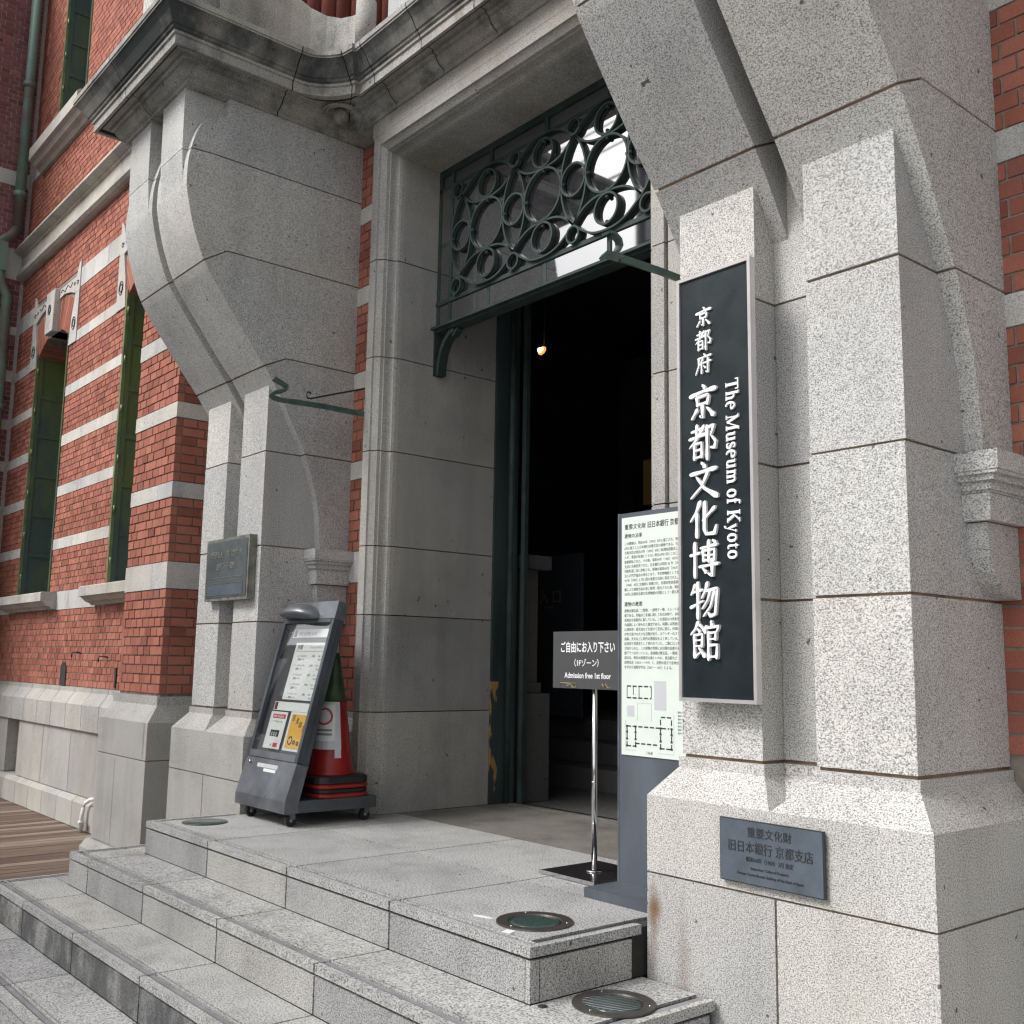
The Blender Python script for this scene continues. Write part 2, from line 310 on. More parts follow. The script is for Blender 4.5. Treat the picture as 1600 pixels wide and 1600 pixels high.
def text(name, body, size, mat, parent, at, xd=(1, 0, 0), yd=(0, 0, 1), ext=0.001, off=0.0, align='LEFT', sx=1.0, spacing=1.0):
    c = bpy.data.curves.new('t', 'FONT'); c.body = body; c.size = size*S; c.extrude = ext; c.offset = off; c.align_x = align; c.space_character = spacing; c.resolution_u = 3
    o = bpy.data.objects.new('t', c); COL.objects.link(o)
    dg = bpy.context.evaluated_depsgraph_get(); me = bpy.data.meshes.new_from_object(o.evaluated_get(dg))
    bpy.data.objects.remove(o); bpy.data.curves.remove(c); me.name = name; me.materials.clear()
    X = Vector(xd).normalized(); Y = Vector(yd).normalized(); Z = X.cross(Y)
    T = Matrix((X*sx, Y, Z)).transposed().to_4x4(); T.translation = (Vector(at)-org(parent))*S
    me.transform(T); return link(name, me, mat, parent)

# ------------------------------------------------------------------ ground
g = box('ground', -120, 120, -120, 40, -1.2, -0.94, 'asphalt'); g['kind'] = 'structure'
g = box('pavement', -4.9, 14, -14, .6, -0.94, -0.892, 'step'); g['kind'] = 'structure'
dk = thing('boardwalk', None, None, (-8, 0, -.9), kind='structure')
box('deck_joists', -26, -4.95, -3, 1.42, -0.94, -0.918, 'mortar_dark', dk)
pw = 0.165; x = -4.955; i = 0
random.seed(3)
while x > -24:
    w = pw
    box('plank', x-w+.012, x, -3, 1.425, -.918, -.9-random.uniform(0, .003), random.choice(['deck', 'deck', 'deck_mid', 'deck_mid', 'deck_pale']), dk); x -= w; i += 1

# ------------------------------------------------------------------ entrance steps and landing
st = thing('entrance_steps', None, None, (-2, 0, 0), kind='structure')
R_ = 0.223
GA = 0.007
def nosing_tread(z, x0, x1, yf, yb, joints, right_end, left_end, first):
    """treads with a nosing, a metal strip between two saw cuts and slabs behind; the nosing turns the right-hand corner"""
    t = 0.042
    box('tread_bed', x0+.02, x1-.02, yf+.02, yb, z-R_+.004, z-.012, 'mortar_dark', st)
    e = .032; q = .012 if first else .03
    xs = [x0]+joints+[x1]
    for a, b_ in zip(xs, xs[1:]):
        xa = a+(GA if a != x0 else 0); xb = b_-(GA if b_ != x1 else 0)
        c = x0+e if a == x0 else xa; d = x1-e if b_ == x1 else xb
        box('nosing_stone', xa, xb, yf-.002, yf+e, z-t, z, 'step', st, bev=.006)
        box('nosing_strip', c, d, yf+e+.011, yf+e+.007+q, z-.03, z-.003, 'strip', st)
        box('nosing_rib', c, d, yf+e+q+.018, yf+e+q+.028, z-.03, z, 'step', st)
    # the same edge turning back along both ends
    for sx, X0 in ((1, x1), (-1, x0)):
        lo, hi = sorted((X0+.002*sx, X0-sx*e))
        box('nosing_stone', lo, hi, yf+e+.003, yb, z-t, z, 'step', st, bev=.005)
        lo, hi = sorted((X0-sx*(e+.007), X0-sx*(e+.007+q)))
        box('nosing_strip', lo, hi, yf+e+.02, yb, z-.03, z-.003, 'strip', st)
    return e+q+.036
JX = [-3.13, -2.08, -1.04]
# risers
def risers(ztop, x0, x1, yf, yb, joints, mat):
    zt = ztop-.042-.013; zb = ztop-R_+.003
    xs = [x0]+joints+[x1]
    for a, b_ in zip(xs, xs[1:]):
        box('riser_stone', a+(GA if a != x0 else 0), b_-(GA if b_ != x1 else 0.032), yf, yf+.05, zb, zt, mat, st)
    box('riser_stone', x1-.028, x1, yf, yf+.05, zb, zt, mat, st)
    box('riser_stone', x1-.03, x1, yf+.056, yb-.03, zb, zt, mat, st)
    box('riser_stone', x0, x0+.03, yf+.056, yb-.03, zb, zt, mat, st)
lev = [(0.0, -4.166, 0.0, 0.0), (-R_, -4.52, 0.413, -.4), (-2*R_, -4.93, .826, -.8), (-3*R_, -5.34, 1.24, -1.2)]
for k, (z, x0, x1, yf) in enumerate(lev):
    yb = .66
    jj = JX if k == 0 else ([-4.13]+JX if k == 1 else ([-4.13]+JX+[0.0]))
    jj = [j for j in jj if x0+.1 < j < x1-.1]
    d = nosing_tread(z, x0, x1, yf, yb, jj, True, True, k == 0)
    risers(z, x0+.001, x1-.001, yf+.001, yb, jj, ['riser', 'riser', 'riser_stained', 'riser'][k])
    # tread slabs
    xl, xr = x0+d, x1-d
    if k == 0:
        for ya, yb2 in ((yf+d, .845), (.845, 1.695)):
            xs = [xl]+JX+[xr] if ya < .5 else [-3.9, -3.13, -2.08, -1.04, -.4]
            for a, b_ in zip(xs, xs[1:]):
                if ya < .5:
                    box('tread_slab', a+.0055, b_-.0055, ya+.0055, yb2-.0055, z-.04, z, 'step', st)
                else:
                    box('tread_slab', a+.0055, b_-.0055, ya+.0055, yb2-.0055, z-.04, z, 'step', st)
    else:
        prev = lev[k-1]
        xs = [xl]+jj+[xr]
        for a, b_ in zip(xs, xs[1:]):
            # front strip of slabs, ends beyond the step above run back
            box('tread_slab', a+.0055, b_-.0055, yf+d+.003, prev[3]-.003, z-.04, z, 'step', st)
        box('tread_slab', xl, prev[1]-.004, prev[3]+.004, yb, z-.04, z, 'step', st)
        box('tread_slab', prev[2]+.004, xr, prev[3]+.004, yb, z-.04, z, 'step', st)
box('landing_bed', -4.12, .0, .6, 1.7, -.22, -.012, 'mortar_dark', st)
box('tread_slab', -4.1, -3.903, .845+.003, 1.55, -.04, 0, 'step', st)
box('tread_slab', -.397, 0, .845+.003, 1.55, -.04, 0, 'step', st)
box('brown_threshold_slab', -3.5, -.69, 1.698, 2.74, -.06, 0, 'brown_slab', st)
box('threshold_sill', -3.5, -.69, 2.745, 2.80, -.06, .008, 'brown_slab', st)
for yy in (2.805, 2.835): box('sliding_rail', -3.46, -.7, yy, yy+.01, -.03, .012, 'chrome', st)
box('rail_bed', -3.5, -.69, 2.80, 2.86, -.08, -.01, 'mortar_dark', st)

# uplights sunk in the treads
def uplight(cx, cy, z, label, r=.136, ring=True, sc=1.0):
    t = thing('ground_uplight', label, 'ground light', (cx, cy, z), 'round uplights sunk into the steps')
    if ring:
        o = lathe('ring', [(r*.70, z+.001), (r*.72, z+.007), (r, z+.008), (r*1.01, z+.001)], cx, cy, 'light_ring', t, 40, False)
        lathe('lens', [(r*.705, z+.002), (r*.55, z+.0045), (.001, z+.005)], cx, cy, 'uplens', t, 40)
        for a in (0.6, 2.7, 4.8): lathe('screw', [(.006, z+.007), (.006, z+.0105), (.001, z+.011)], cx+r*.86*math.cos(a), cy+r*.86*math.sin(a), 'chrome', t, 8)
    else:
        lathe('lens', [(r, z+.001), (r*.99, z+.006), (.001, z+.0065)], cx, cy, 'uplens', t, 40)
        tube('rim', [(cx+r*math.cos(a*math.pi/20), cy+r*math.sin(a*math.pi/20), z+.003) for a in range(40)], .003, 'light_ring', t, closed=True)
    return t
uplight(-.312, .298, 0, 'ringed uplight on the landing by the two white paper scraps', .174)
t = uplight(.198, .285, -R_, 'ringed uplight with wire guard, on the step below the landing, nearest the camera', .172)
for k in range(-5, 6):
    h = math.sqrt(max(0, .118**2-(k*.02)**2))
    if h > .02: tube('guard_wire', [(.198+k*.02-h*.3, .285-h*.95, -R_+.0065), (.198+k*.02+h*.3, .285+h*.95, -R_+.0065)], .0014, 'strip', t, 5)
uplight(-3.868, .305, 0, 'plain flush glass uplight beside the leaning poster case', .155, False)
tag(lathe('drain_plug', [(.02, -R_+.001), (.02, -R_+.004), (.001, -R_+.004)], .045, .03, 'rubber', None, 16, own=Vector((.045, .03, -R_))), 'small black round plug in the step by the guarded uplight', 'plug')
def scrap(label, pts):
    tag(prism('paper_scrap', pts, 'z', .001, .004, 'white', None, own=Vector((pts[0][0], pts[0][1], 0))), label, 'paper')
scrap('thin white paper scrap lying left of the landing uplight', [(-.56, .14), (-.47, .17), (-.462, .185), (-.54, .176), (-.575, .155)])
scrap('square white paper scrap lying in front of the landing uplight', [(-.262, .062), (-.215, .076), (-.235, .12), (-.275, .105)])

# ------------------------------------------------------------------ granite piers
PROF = [(2.05, 1.28), (2.45, 1.235), (2.815, 1.11), (2.98, 1.02), (3.17, .915), (3.34, .81), (3.485, .71), (3.68, .553), (3.91, .377), (4.06, .266), (4.22, .157), (4.42, .072), (4.6, .019), (4.77, -.017), (4.85, -.022), (4.98, -.02), (5.11, .0), (5.26, .04), (5.37, .10), (5.43, .178), (5.47, .283)]
def fprof(z):
    for (z0, y0), (z1, y1) in zip(PROF, PROF[1:]):
        if z0 <= z <= z1: return y0+(y1-y0)*(z-z0)/(z1-z0)
    return PROF[-1][1]
JF = [(2.05, None), (2.815, None), (3.485, 3.58), (4.225, 4.347), (5.10, 5.11)]     # front height, height farther back
def body_block(name, k, xa, xb, mat, par):
    zf0 = JF[k][0]; zf1 = JF[k+1][0] if k+1 < len(JF) else 5.47
    G = .0055
    lo = [(1.55, (JF[k][1] or zf0)+G)]
    if JF[k][1]: lo.append((fprof(zf0)+.19, JF[k][1]+G))
    lo.append((fprof(zf0+G), zf0+G))
    mid = [(y, z) for z, y in PROF if zf0+.02 < z < zf1-.02]
    z = zf0+.04
    hi = []
    if k+1 < len(JF):
        hi.append((fprof(zf1-G), zf1-G))
        if JF[k+1][1]: hi.append((fprof(zf1)+.19, JF[k+1][1]-G))
        hi.append((1.55, (JF[k+1][1] or zf1)-G))
    else:
        hi += [(.283, 5.47), (.283, 5.62), (1.55, 5.62)]
    return prism(name, lo+mid+hi, 'x', xa, xb, mat, par)
def smooth_prof():
    global PROF
    pts = PROF; out_ = []
    def cr(p0, p1, p2, p3, t):
        return tuple(0.5*((2*p1[i])+(-p0[i]+p2[i])*t+(2*p0[i]-5*p1[i]+4*p2[i]-p3[i])*t*t+(-p0[i]+3*p1[i]-3*p2[i]+p3[i])*t**3) for i in (0, 1))
    for i in range(len(pts)-1):
        p0 = pts[max(0, i-1)]; p3 = pts[min(len(pts)-1, i+2)]
        for s_ in range(3): out_.append(cr(p0, pts[i], pts[i+1], p3, s_/3))
    out_.append(pts[-1]); PROF = out_
smooth_prof()
def granite_pier(x0, label, mat, basemat, rightmost):
    """x0 = left edge of the plinth; the plinth is 1.38 wide"""
    P = thing('granite_pier', label, 'pier', (x0+.69, 1.1, -.892), 'paired granite piers flanking the entrance')
    X = lambda v: x0+v
    # mortar core, a little inside every face
    c = .014
    def core(a, b_, y0, z0, z1): box('joint_mortar', X(a+c), X(b_-c), y0+c, 1.54, z0, z1, 'mortar', P)
    core(0, 1.38, .68, -.892, .56)
    core(.105, .56, .80, .5, 3.36); core(.815, 1.265, .80, .5, 3.36); box('joint_mortar', X(.3), X(1.1), .965, 1.54, .5, 3.9, 'mortar', P)
    # plinth courses
    G = .0055
    for a, b_ in ((0, .695), (.695, 1.38)):
        box('plinth_stone', X(a)+(G if a else 0), X(b_)-(G if b_ < 1.3 else 0), .68, 1.55, -.60, .226, basemat, P, bev=.005)
    box('plinth_stone', X(-.012), X(1.392), .668, 1.55, -.892, -.608, basemat, P, bev=.005)
    # upper plinth course with weathered chamfer and a lip under each shaft
    bm = bmesh.new()
    abox(bm, X(0), X(1.38), .68, 1.55, .235, .568)
    def frust(a0, a1, b0, b1, y0, y1, z0, z1, zl):
        v = [bm.verts.new(q) for q in ((X(a0), y0, z0), (X(a1), y0, z0), (X(a1), 1.55, z0), (X(a0), 1.55, z0), (X(b0), y1, z1), (X(b1), y1, z1), (X(b1), 1.55, z1), (X(b0), 1.55, z1),
                                       (X(b0), y1, zl), (X(b1), y1, zl), (X(b1), 1.55, zl), (X(b0), 1.55, zl))]
        for f in ((0, 1, 5, 4), (1, 2, 6, 5), (2, 3, 7, 6), (3, 0, 4, 7), (4, 5, 9, 8), (5, 6, 10, 9), (6, 7, 11, 10), (7, 4, 8, 11), (8, 9, 10, 11)): bm.faces.new([v[i] for i in f])
    frust(0, .672, .098, .572, .68, .788, .5685, .695, .742)
    frust(.676, 1.38, .808, 1.277, .68, .788, .5685, .695, .742)
    frust(.3, 1.0, .3, 1.0, .80, .93, .5688, .694, .741)
    finish('plinth_stone', bm, basemat, P)
    # shafts, course by course
    zs = [.752, 1.446, 2.05, 2.815, 3.375]
    for a, b_ in ((.114, .558), (.826, 1.263)):
        for z0, z1 in zip(zs, zs[1:]):
            jt = random.uniform(-.002, .002)
            box('shaft_stone', X(a)+jt*.7, X(b_)+jt*.7, .80+jt, 1.55, z0+G+random.uniform(-.001, .002), z1-(G+random.uniform(-.001, .002) if z1 < 3.3 else 0), mat, P, bev=.006)
    # recess between the shafts
    for z0, z1 in zip(zs[:-1], zs[1:-1]+[3.46]):
        for ra, rb in (((.56, .739), (.751, .824)) if z0 > 2.7 else ((.56, .824),)): box('recess_stone', X(ra), X(rb), .948, 1.5, z0+G, z1-G, mat, P)
    # flared bodies behind and above the shafts
    for a, b_ in ((.034, .638), (.742, 1.343)):
        for k in range(5): body_block('corbel_stone', k, X(a), X(b_), mat, P)
    for k in range(1, 4):       # floor of the groove
        z0 = JF[k][0]+G; z1 = JF[k+1][0]-G
        GD = .34; pts = [(1.5, z0)]+[(fprof(z0)+GD, z0)]+[(y+GD, z) for z, y in PROF if z0+.01 < z < z1-.01]+[(fprof(z1)+GD, z1), (1.5, z1)]
        prism('groove_stone', pts, 'x', X(.636), X(.744), mat, P)
    pts = [(1.5, 5.11)]+[(.34, 5.11), (.34, 5.62), (1.5, 5.62)]
    prism('groove_stone', pts, 'x', X(.636), X(.744), mat, P)
    # mortar in the joints of the bodies
    pc = [(1.53, 2.04)]+[(y+.014, z) for z, y in PROF]+[(.30, 5.6), (1.53, 5.6)]
    prism('joint_mortar', pc, 'x', X(.034+c), X(.638-c), 'mortar', P); prism('joint_mortar', pc, 'x', X(.742+c), X(1.343-c), 'mortar', P)
    # small pilasters that come out of the belly below the cornice
    for a, b_ in ((.114, .558), (.826, 1.263)):
        for z0, z1, y0, y1 in ((4.80, 5.108, -.020, -.042), (5.114, 5.62, -.0425, -.05)):
            prism('pilaster_stone', [(y0, z0), (y1, z1), (.6, z1), (.6, z0)], 'x', X(a), X(b_), mat, P)
    # imposts on the flanks
    for sgn, xe in ((1, 1.343), (-1, .034)):
        e = X(xe); w = lambda v: e+sgn*v
        bm = bmesh.new()
        inn = e-sgn*.10
        for y0, dx, z0, z1 in ((1.185, .10, 1.965, 2.045), ):
            abox(bm, *sorted((inn, w(dx))), y0, 1.55, z0, z1)
        prev = None
        for (dx, y0, z) in ((.10, 1.185, 1.965), (.085, 1.195, 1.95), (.055, 1.215, 1.925), (.04, 1.235, 1.89), (.035, 1.24, 1.88)):
            if prev: 
                a, b2, z1 = prev
                abox(bm, *sorted((inn, w((a+dx)/2))), (b2+y0)/2, 1.55, z, z1)
            prev = (dx, y0, z)
        abox(bm, *sorted((inn, w(.035))), 1.24, 1.55, 1.765, 1.878)
        finish('impost', bm, mat, P)
        pts = [(1.548, 1.76), (1.27, 1.76), (1.272, 1.69), (1.285, 1.62), (1.315, 1.56), (1.36, 1.51), (1.42, 1.475), (1.49, 1.455), (1.548, 1.452)]
        prism('console', pts, 'x', *sorted((inn, w(0.004))), mat, P)
    return P
pR = granite_pier(.02, 'right granite pier with the black name sign and the bronze plaque on it', 'granite', 'granite_rust', True)
pL = granite_pier(-5.48, 'left granite pier with the square dark plaque, between brick wall and doorway', 'granite_left', 'granite_base', False)

# ------------------------------------------------------------------ brick walls
BRICKMESH = {}
def brick_mesh(w, d, h, key):
    k = (round(w, 3), round(d, 3), round(h, 3), key)
    if k not in BRICKMESH:
        bm = bmesh.new(); abox(bm, -w/2*S, w/2*S, -d/2*S, d/2*S, -h/2*S, h/2*S)
        me = bpy.data.meshes.new('brick'); bm.to_mesh(me); bm.free(); me.materials.append(MAT[key]); BRICKMESH[k] = me
    return BRICKMESH[k]
def hits(a0, a1, z0, z1, holes):
    for h in holes:
        if a1 > h[0]+.001 and a0 < h[1]-.001 and z1 > h[2]+.001 and z0 < h[3]-.001: return True
    return False
def lay(parent, axis, a0, a1, face, z0, z1, holes=(), bond='header', course=.0864, depth=.06, maxparts=300, keys=('brick', 'brick_i'), normal=-1, jit=.003, frame_only=True):
    """axis 'x': wall runs along x, face at y=face, outward normal*y ; axis 'y': runs along y, face at x=face"""
    n_c = max(1, round((z1-z0)/course)); ch = (z1-z0)/n_c; J = .013; L = []
    for r in range(n_c):
        zb = z0+r*ch; hdr = bond == 'header' or (bond == 'english' and r % 2 == 0)
        pitch = .15 if hdr else .30
        off = (0 if r % 2 == 0 else pitch/2) if bond == 'header' else (0 if hdr else .075)
        a = a0-off
        while a < a1-.004:
            b_ = a+pitch; lo, hi = max(a, a0), min(b_, a1)
            # clip round openings
            segs = [(lo, hi)]
            for h in holes:
                if zb+ch-J > h[2]+.002 and zb < h[3]-.002:
                    ns = []
                    for s0, s1 in segs:
                        if s1 <= h[0] or s0 >= h[1]: ns.append((s0, s1))
                        else:
                            if s0 < h[0]: ns.append((s0, h[0]+J/2))
                            if s1 > h[1]: ns.append((h[1]-J/2, s1))
                    segs = ns
            for s0, s1 in segs:
                if s1-s0 > .03: L.append((s0+J/2, s1-J/2, zb+J/2, zb+ch-J/2))
            a = b_
    vis = []; rest = []
    for q in L:
        am = (q[0]+q[1])/2; zm = (q[2]+q[3])/2
        p = scr(am, face, zm) if axis == 'x' else scr(face, am, zm)
        inside = -25 < p[0] < 1625 and -25 < p[1] < 1625
        if inside: vis.append((p[2], q))
        elif frame_only and not (-200 < p[0] < 1800 and -250 < p[1] < 1800): continue
        else: rest.append(q)
    vis.sort(key=lambda v: v[0])
    parts = [q for _, q in vis[:maxparts]]; rest += [q for _, q in vis[maxparts:]]
    og = org(parent)
    for q in parts:
        w, h = q[1]-q[0], q[3]-q[2]; am = (q[0]+q[1])/2; zm = (q[2]+q[3])/2; pr = random.uniform(-jit, jit)
        c = face-normal*(depth/2)+pr*normal
        me = brick_mesh(w, depth, h, keys[0]) if axis == 'x' else brick_mesh(depth, w, h, keys[0])
        o = bpy.data.objects.new('brick', me); COL.objects.link(o); o.parent = parent
        o.location = (Vector((am, c, zm) if axis == 'x' else (c, am, zm))-og)*S
    if rest:
        bm = bmesh.new()
        for q in rest:
            pr = random.uniform(-jit, jit); f0, f1 = sorted((face+pr*normal, face-normal*depth))
            if axis == 'x': abox(bm, q[0], q[1], f0, f1, q[2], q[3])
            else: abox(bm, f0, f1, q[0], q[1], q[2], q[3])
        o = finish('brickwork', bm, keys[1], parent); o['kind'] = 'stuff'
BANDS = [(1.785, 2.045), (2.65, 2.805), (3.42, 3.575), (4.165, 4.33), (4.905, 5.06), (5.68, 5.84)]
def bands_and_bricks(par, axis, a0, a1, face, zlist, ztop, zbot, piece=.46, **kw):
    normal = kw.get('normal', -1); z = zbot; holes = kw.get('holes', ())
    lst = [b_ for b_ in zlist if b_[1] < ztop+.2]
    for (b0, b1) in lst+[(ztop, ztop)]:
        if b0 > z+.02: lay(par, axis, a0, a1, face, z, min(b0, ztop), **kw)
        z = b1
    for (b0, b1) in lst:
        a = a0
        while a < a1-.02:
            e = min(a+piece, a1)
            if a1-e < .1: e = a1
            if not hits(a, e, b0, b1, holes):
                segs = [(a, e)]
            else:
                segs = [(a, e)]
                for h in holes:
                    if b1 > h[2]+.002 and b0 < h[3]-.002:
                        ns = []
                        for s0, s1 in segs:
                            if s1 <= h[0] or s0 >= h[1]: ns.append((s0, s1))
                            else:
                                if s0 < h[0]: ns.append((s0, h[0]))
                                if s1 > h[1]: ns.append((h[1], s1))
                        segs = ns
            for s0, s1 in segs:
                if s1-s0 < .02: continue
                f0, f1 = sorted((face+normal*.004, face-normal*.08))
                if axis == 'x': box('band_stone', s0+.002, s1-.002, f0, f1, b0+.004, b1-.004, 'band', par)
                else: box('band_stone', f0, f1, s0+.002, s1-.002, b0+.004, b1-.004, 'band', par)
            a = e
WY = 1.55
# right-hand wall
wR = thing('brick_wall', 'red brick wall with pale stone bands right of the granite pier', 'wall', (2.2, 1.6, 0), 'red brick walls of the facade')
box('brick_mortar', 1.1, 5.0, WY+.008, 1.9, -.892, 8, 'mortar_brick', wR)
bands_and_bricks(wR, 'x', 1.25, 3.2, WY, BANDS, 6.0, .80, bond='english', piece=.7)
prism('base_stone', [(1.43, .235), (1.43, .565), (WY, .74), (WY, .796), (1.9, .796), (1.9, .235)], 'x', 1.41, 3.2, 'granite', wR)
box('base_stone', 1.41, 3.2, 1.43, 1.9, -.892, .228, 'granite', wR)
# brick seen between left pier and door surround, and (mirrored) on the other side of the door
wS = thing('brick_wall', 'narrow upright strip of brick wall between left granite pier and door frame', 'wall', (-3.95, 1.6, 0), 'red brick walls of the facade')
box('brick_mortar', -4.25, -3.66, WY+.008, 1.9, 0, 6.6, 'mortar_brick_dark', wS)
bands_and_bricks(wS, 'x', -4.22, -3.68, WY, BANDS, 5.6, .75, bond='english', piece=.6)
prism('base_stone', [(1.47, 0), (1.47, .60), (WY, .70), (WY, .745), (1.9, .745), (1.9, 0)], 'x', -4.25, -3.68, 'granite_left', wS)
wS2 = thing('brick_wall', 'strip of brick wall behind the right granite pier, beside the doorway', 'wall', (-.1, 1.6, 0), 'red brick walls of the facade')
box('brick_mortar', -.62, .3, WY+.008, 1.9, 0, 6.6, 'mortar_brick_dark', wS2)
lay(wS2, 'x', -.60, .3, WY, .75, 5.6, bond='english', maxparts=0)
# projecting brick pier on the left
wP = thing('brick_pier', 'projecting brick corner with pale bands, left of the left granite pier', 'wall', (-6.6, 1.2, -.892))
PX0, PX1, PY = -7.15, -6.10, .80
box('brick_mortar', PX0+.02, PX1-.012, PY+.012, 1.7, .7, 7.2, 'mortar_brick_dark', wP)
pb = [(1.79, 2.045), (2.65, 2.805), (3.42, 3.575), (4.165, 4.33), (4.905, 5.06), (5.68, 5.84)]
z = .82
for (b0, b1) in pb+[(6.6, 6.6)]:
    lay(wP, 'x', PX0, PX1-.0, PY, z, b0, bond='header', maxparts=(300 if z < 1 else 0) if False else (140 if z < 1 else (60 if z < 2.1 else (60 if z < 2.9 else 25))), jit=.004)
    lay(wP, 'y', PY+.062, 1.55, PX1, z, b0, bond='english', maxparts=(40 if z < 2.9 else 10), normal=1, jit=.003)
    z = b1
for (b0, b1) in pb:
    box('band_stone', PX0-.004, PX1-.35, PY-.005, 1.3, b0+.004, b1-.004, 'band', wP)
    box('band_stone', PX1-.346, PX1+.005, PY-.005, 1.549, b0+.004, b1-.004, 'band', wP)
for nm, a0, a1 in (('x', -7.28, -6.02),):
    prism('plinth_stone', [(.68, .238), (.68, .568), (.785, .72), (.785, .80), (1.55, .80), (1.55, .238)], 'x', -7.24, -6.09, 'granite_base', wP)
    # right-hand return with its own chamfer
    bm = bmesh.new()
    v = [bm.verts.new(q) for q in ((-6.1, .68, .238), (-6.02, .68, .238), (-6.02, 1.55, .238), (-6.1, 1.55, .238), (-6.1, .68, .568), (-6.02, .68, .568), (-6.02, 1.55, .568), (-6.1, 1.55, .568),
                                   (-6.1, .785, .72), (-6.085, .785, .72), (-6.085, 1.55, .72), (-6.1, 1.55, .72), (-6.1, .785, .8), (-6.085, .785, .8), (-6.085, 1.55, .8), (-6.1, 1.55, .8))]
    for f in ((0, 1, 5, 4), (1, 2, 6, 5), (4, 5, 9, 8), (5, 6, 10, 9), (8, 9, 13, 12), (9, 10, 14, 13), (12, 13, 14, 15), (0, 3, 2, 1), (2, 3, 7, 6), (6, 7, 11, 10), (10, 11, 15, 14), (3, 0, 4, 7), (7, 4, 8, 11), (11, 8, 12, 15)): bm.faces.new([v[i] for i in f])
    finish('plinth_stone', bm, 'granite_base', wP)
    prism('plinth_stone', [(-7.24, .568), (-7.28, .55), (-7.28, .238), (-7.24, .238)], 'y', .68, 1.55, 'granite_base', wP)
box('joint_mortar', -7.24, -6.04, .70, 1.5, -.892, .5, 'mortar', wP)
for a, b_ in ((-7.28, -6.78), (-6.772, -6.02)):
    box('plinth_stone', a, b_, .68, 1.55, -.586, .23, 'granite_base', wP, bev=.004)
prism('plinth_stone', [(.60, -.892), (.60, -.67), (.66, -.60), (.69, -.594), (1.55, -.594), (1.55, -.892)], 'x', -7.36, -5.97, 'granite_base', wP)

# main wall on the left with its windows
wM = thing('brick_wall', 'long red brick wall with tall green windows and white bands, at the left', 'wall', (-11.5, 1.6, -.892), 'red brick walls of the facade')
MX0, MX1 = -15.1, -7.1
W1 = (-13.87, -12.25); W2 = (-9.93, -8.31); UW = (-13.8, -12.4)
holes = [(W1[0], W1[1], 2.03, 5.86), (W2[0], W2[1], 2.03, 5.86), (UW[0], UW[1], 9.5, 13.2), (W2[0], W2[1], 9.5, 13.2)]
def arch_hole(w):      # stepped opening that follows the segmental arch and voussoir field
    return [(w[0]-.33, w[1]+.33, 5.84, 6.50), (w[0]-.33, w[1]+.33, 6.50, 6.80)]
for w in (W1, W2): holes += arch_hole(w)
MB = [(1.785, 2.045), (2.65, 2.805), (3.42, 3.575), (4.165, 4.33), (4.905, 5.06), (5.68, 5.84), (6.50, 6.80), (9.24, 9.5)]
def mortar_with_holes(par, x0, x1, y0, y1, z0, z1, hl, mat):
    xs = sorted({x0, x1}|{h[0] for h in hl}|{h[1] for h in hl}); zs_ = sorted({z0, z1}|{h[2] for h in hl}|{h[3] for h in hl})
    bm = bmesh.new()
    for a, b_ in zip(xs, xs[1:]):
        for c0, c1 in zip(zs_, zs_[1:]):
            if a >= x0 and b_ <= x1 and c0 >= z0 and c1 <= z1 and not hits(a, b_, c0, c1, hl): abox(bm, a, b_, y0, y1, c0, c1)
    finish('brick_mortar', bm, mat, par)
mh = [h for h in holes if not (5.83 < h[2] < 6.6)]+[(w[0], w[1], 5.86, 6.05) for w in (W1, W2)]
mortar_with_holes(wM, MX0, MX1, WY+.01, 2.1, .7, 13.5, mh, 'mortar_brick')
cnt = 300
zed = .765
hl = holes
for (b0, b1) in MB+[(7.44, 7.97)]:
    pass
segs_z = [.765]+[v for b_ in MB[:7] for v in b_]+[7.44]
for i in range(0, len(segs_z), 2):
    lay(wM, 'x', MX0, MX1, WY, segs_z[i], segs_z[i+1], holes=hl, bond='header', maxparts=(150 if i == 0 else (50 if i < 6 else 0)), jit=.003)
lay(wM, 'x', MX0, MX1, WY, 7.97, 9.24, holes=hl, maxparts=0); lay(wM, 'x', MX0, MX1, WY, 9.5, 13.4, holes=hl, maxparts=0)
for (b0, b1) in MB:
    a = MX0; 
    while a < MX1-.02:
        e = min(a+.62, MX1); segs = [(a, e)]
        for h in holes:
            if b1 > h[2]+.01 and b0 < h[3]-.01:
                ns = []
                for s0, s1 in segs:
                    if s1 <= h[0] or s0 >= h[1]: ns.append((s0, s1))
                    else:
                        if s0 < h[0]: ns.append((s0, h[0]))
                        if s1 > h[1]: ns.append((h[1], s1))
                segs = ns
        for s0, s1 in segs:
            if s1-s0 > .03: box('band_stone', s0+.002, s1-.002, WY-.005, 1.7, b0+.003, b1-.003, 'band', wM)
        a = e
def prof_x(name, pts, x0, x1, mat, par, **k): return prism(name, pts, 'x', x0, x1, mat, par, **k)
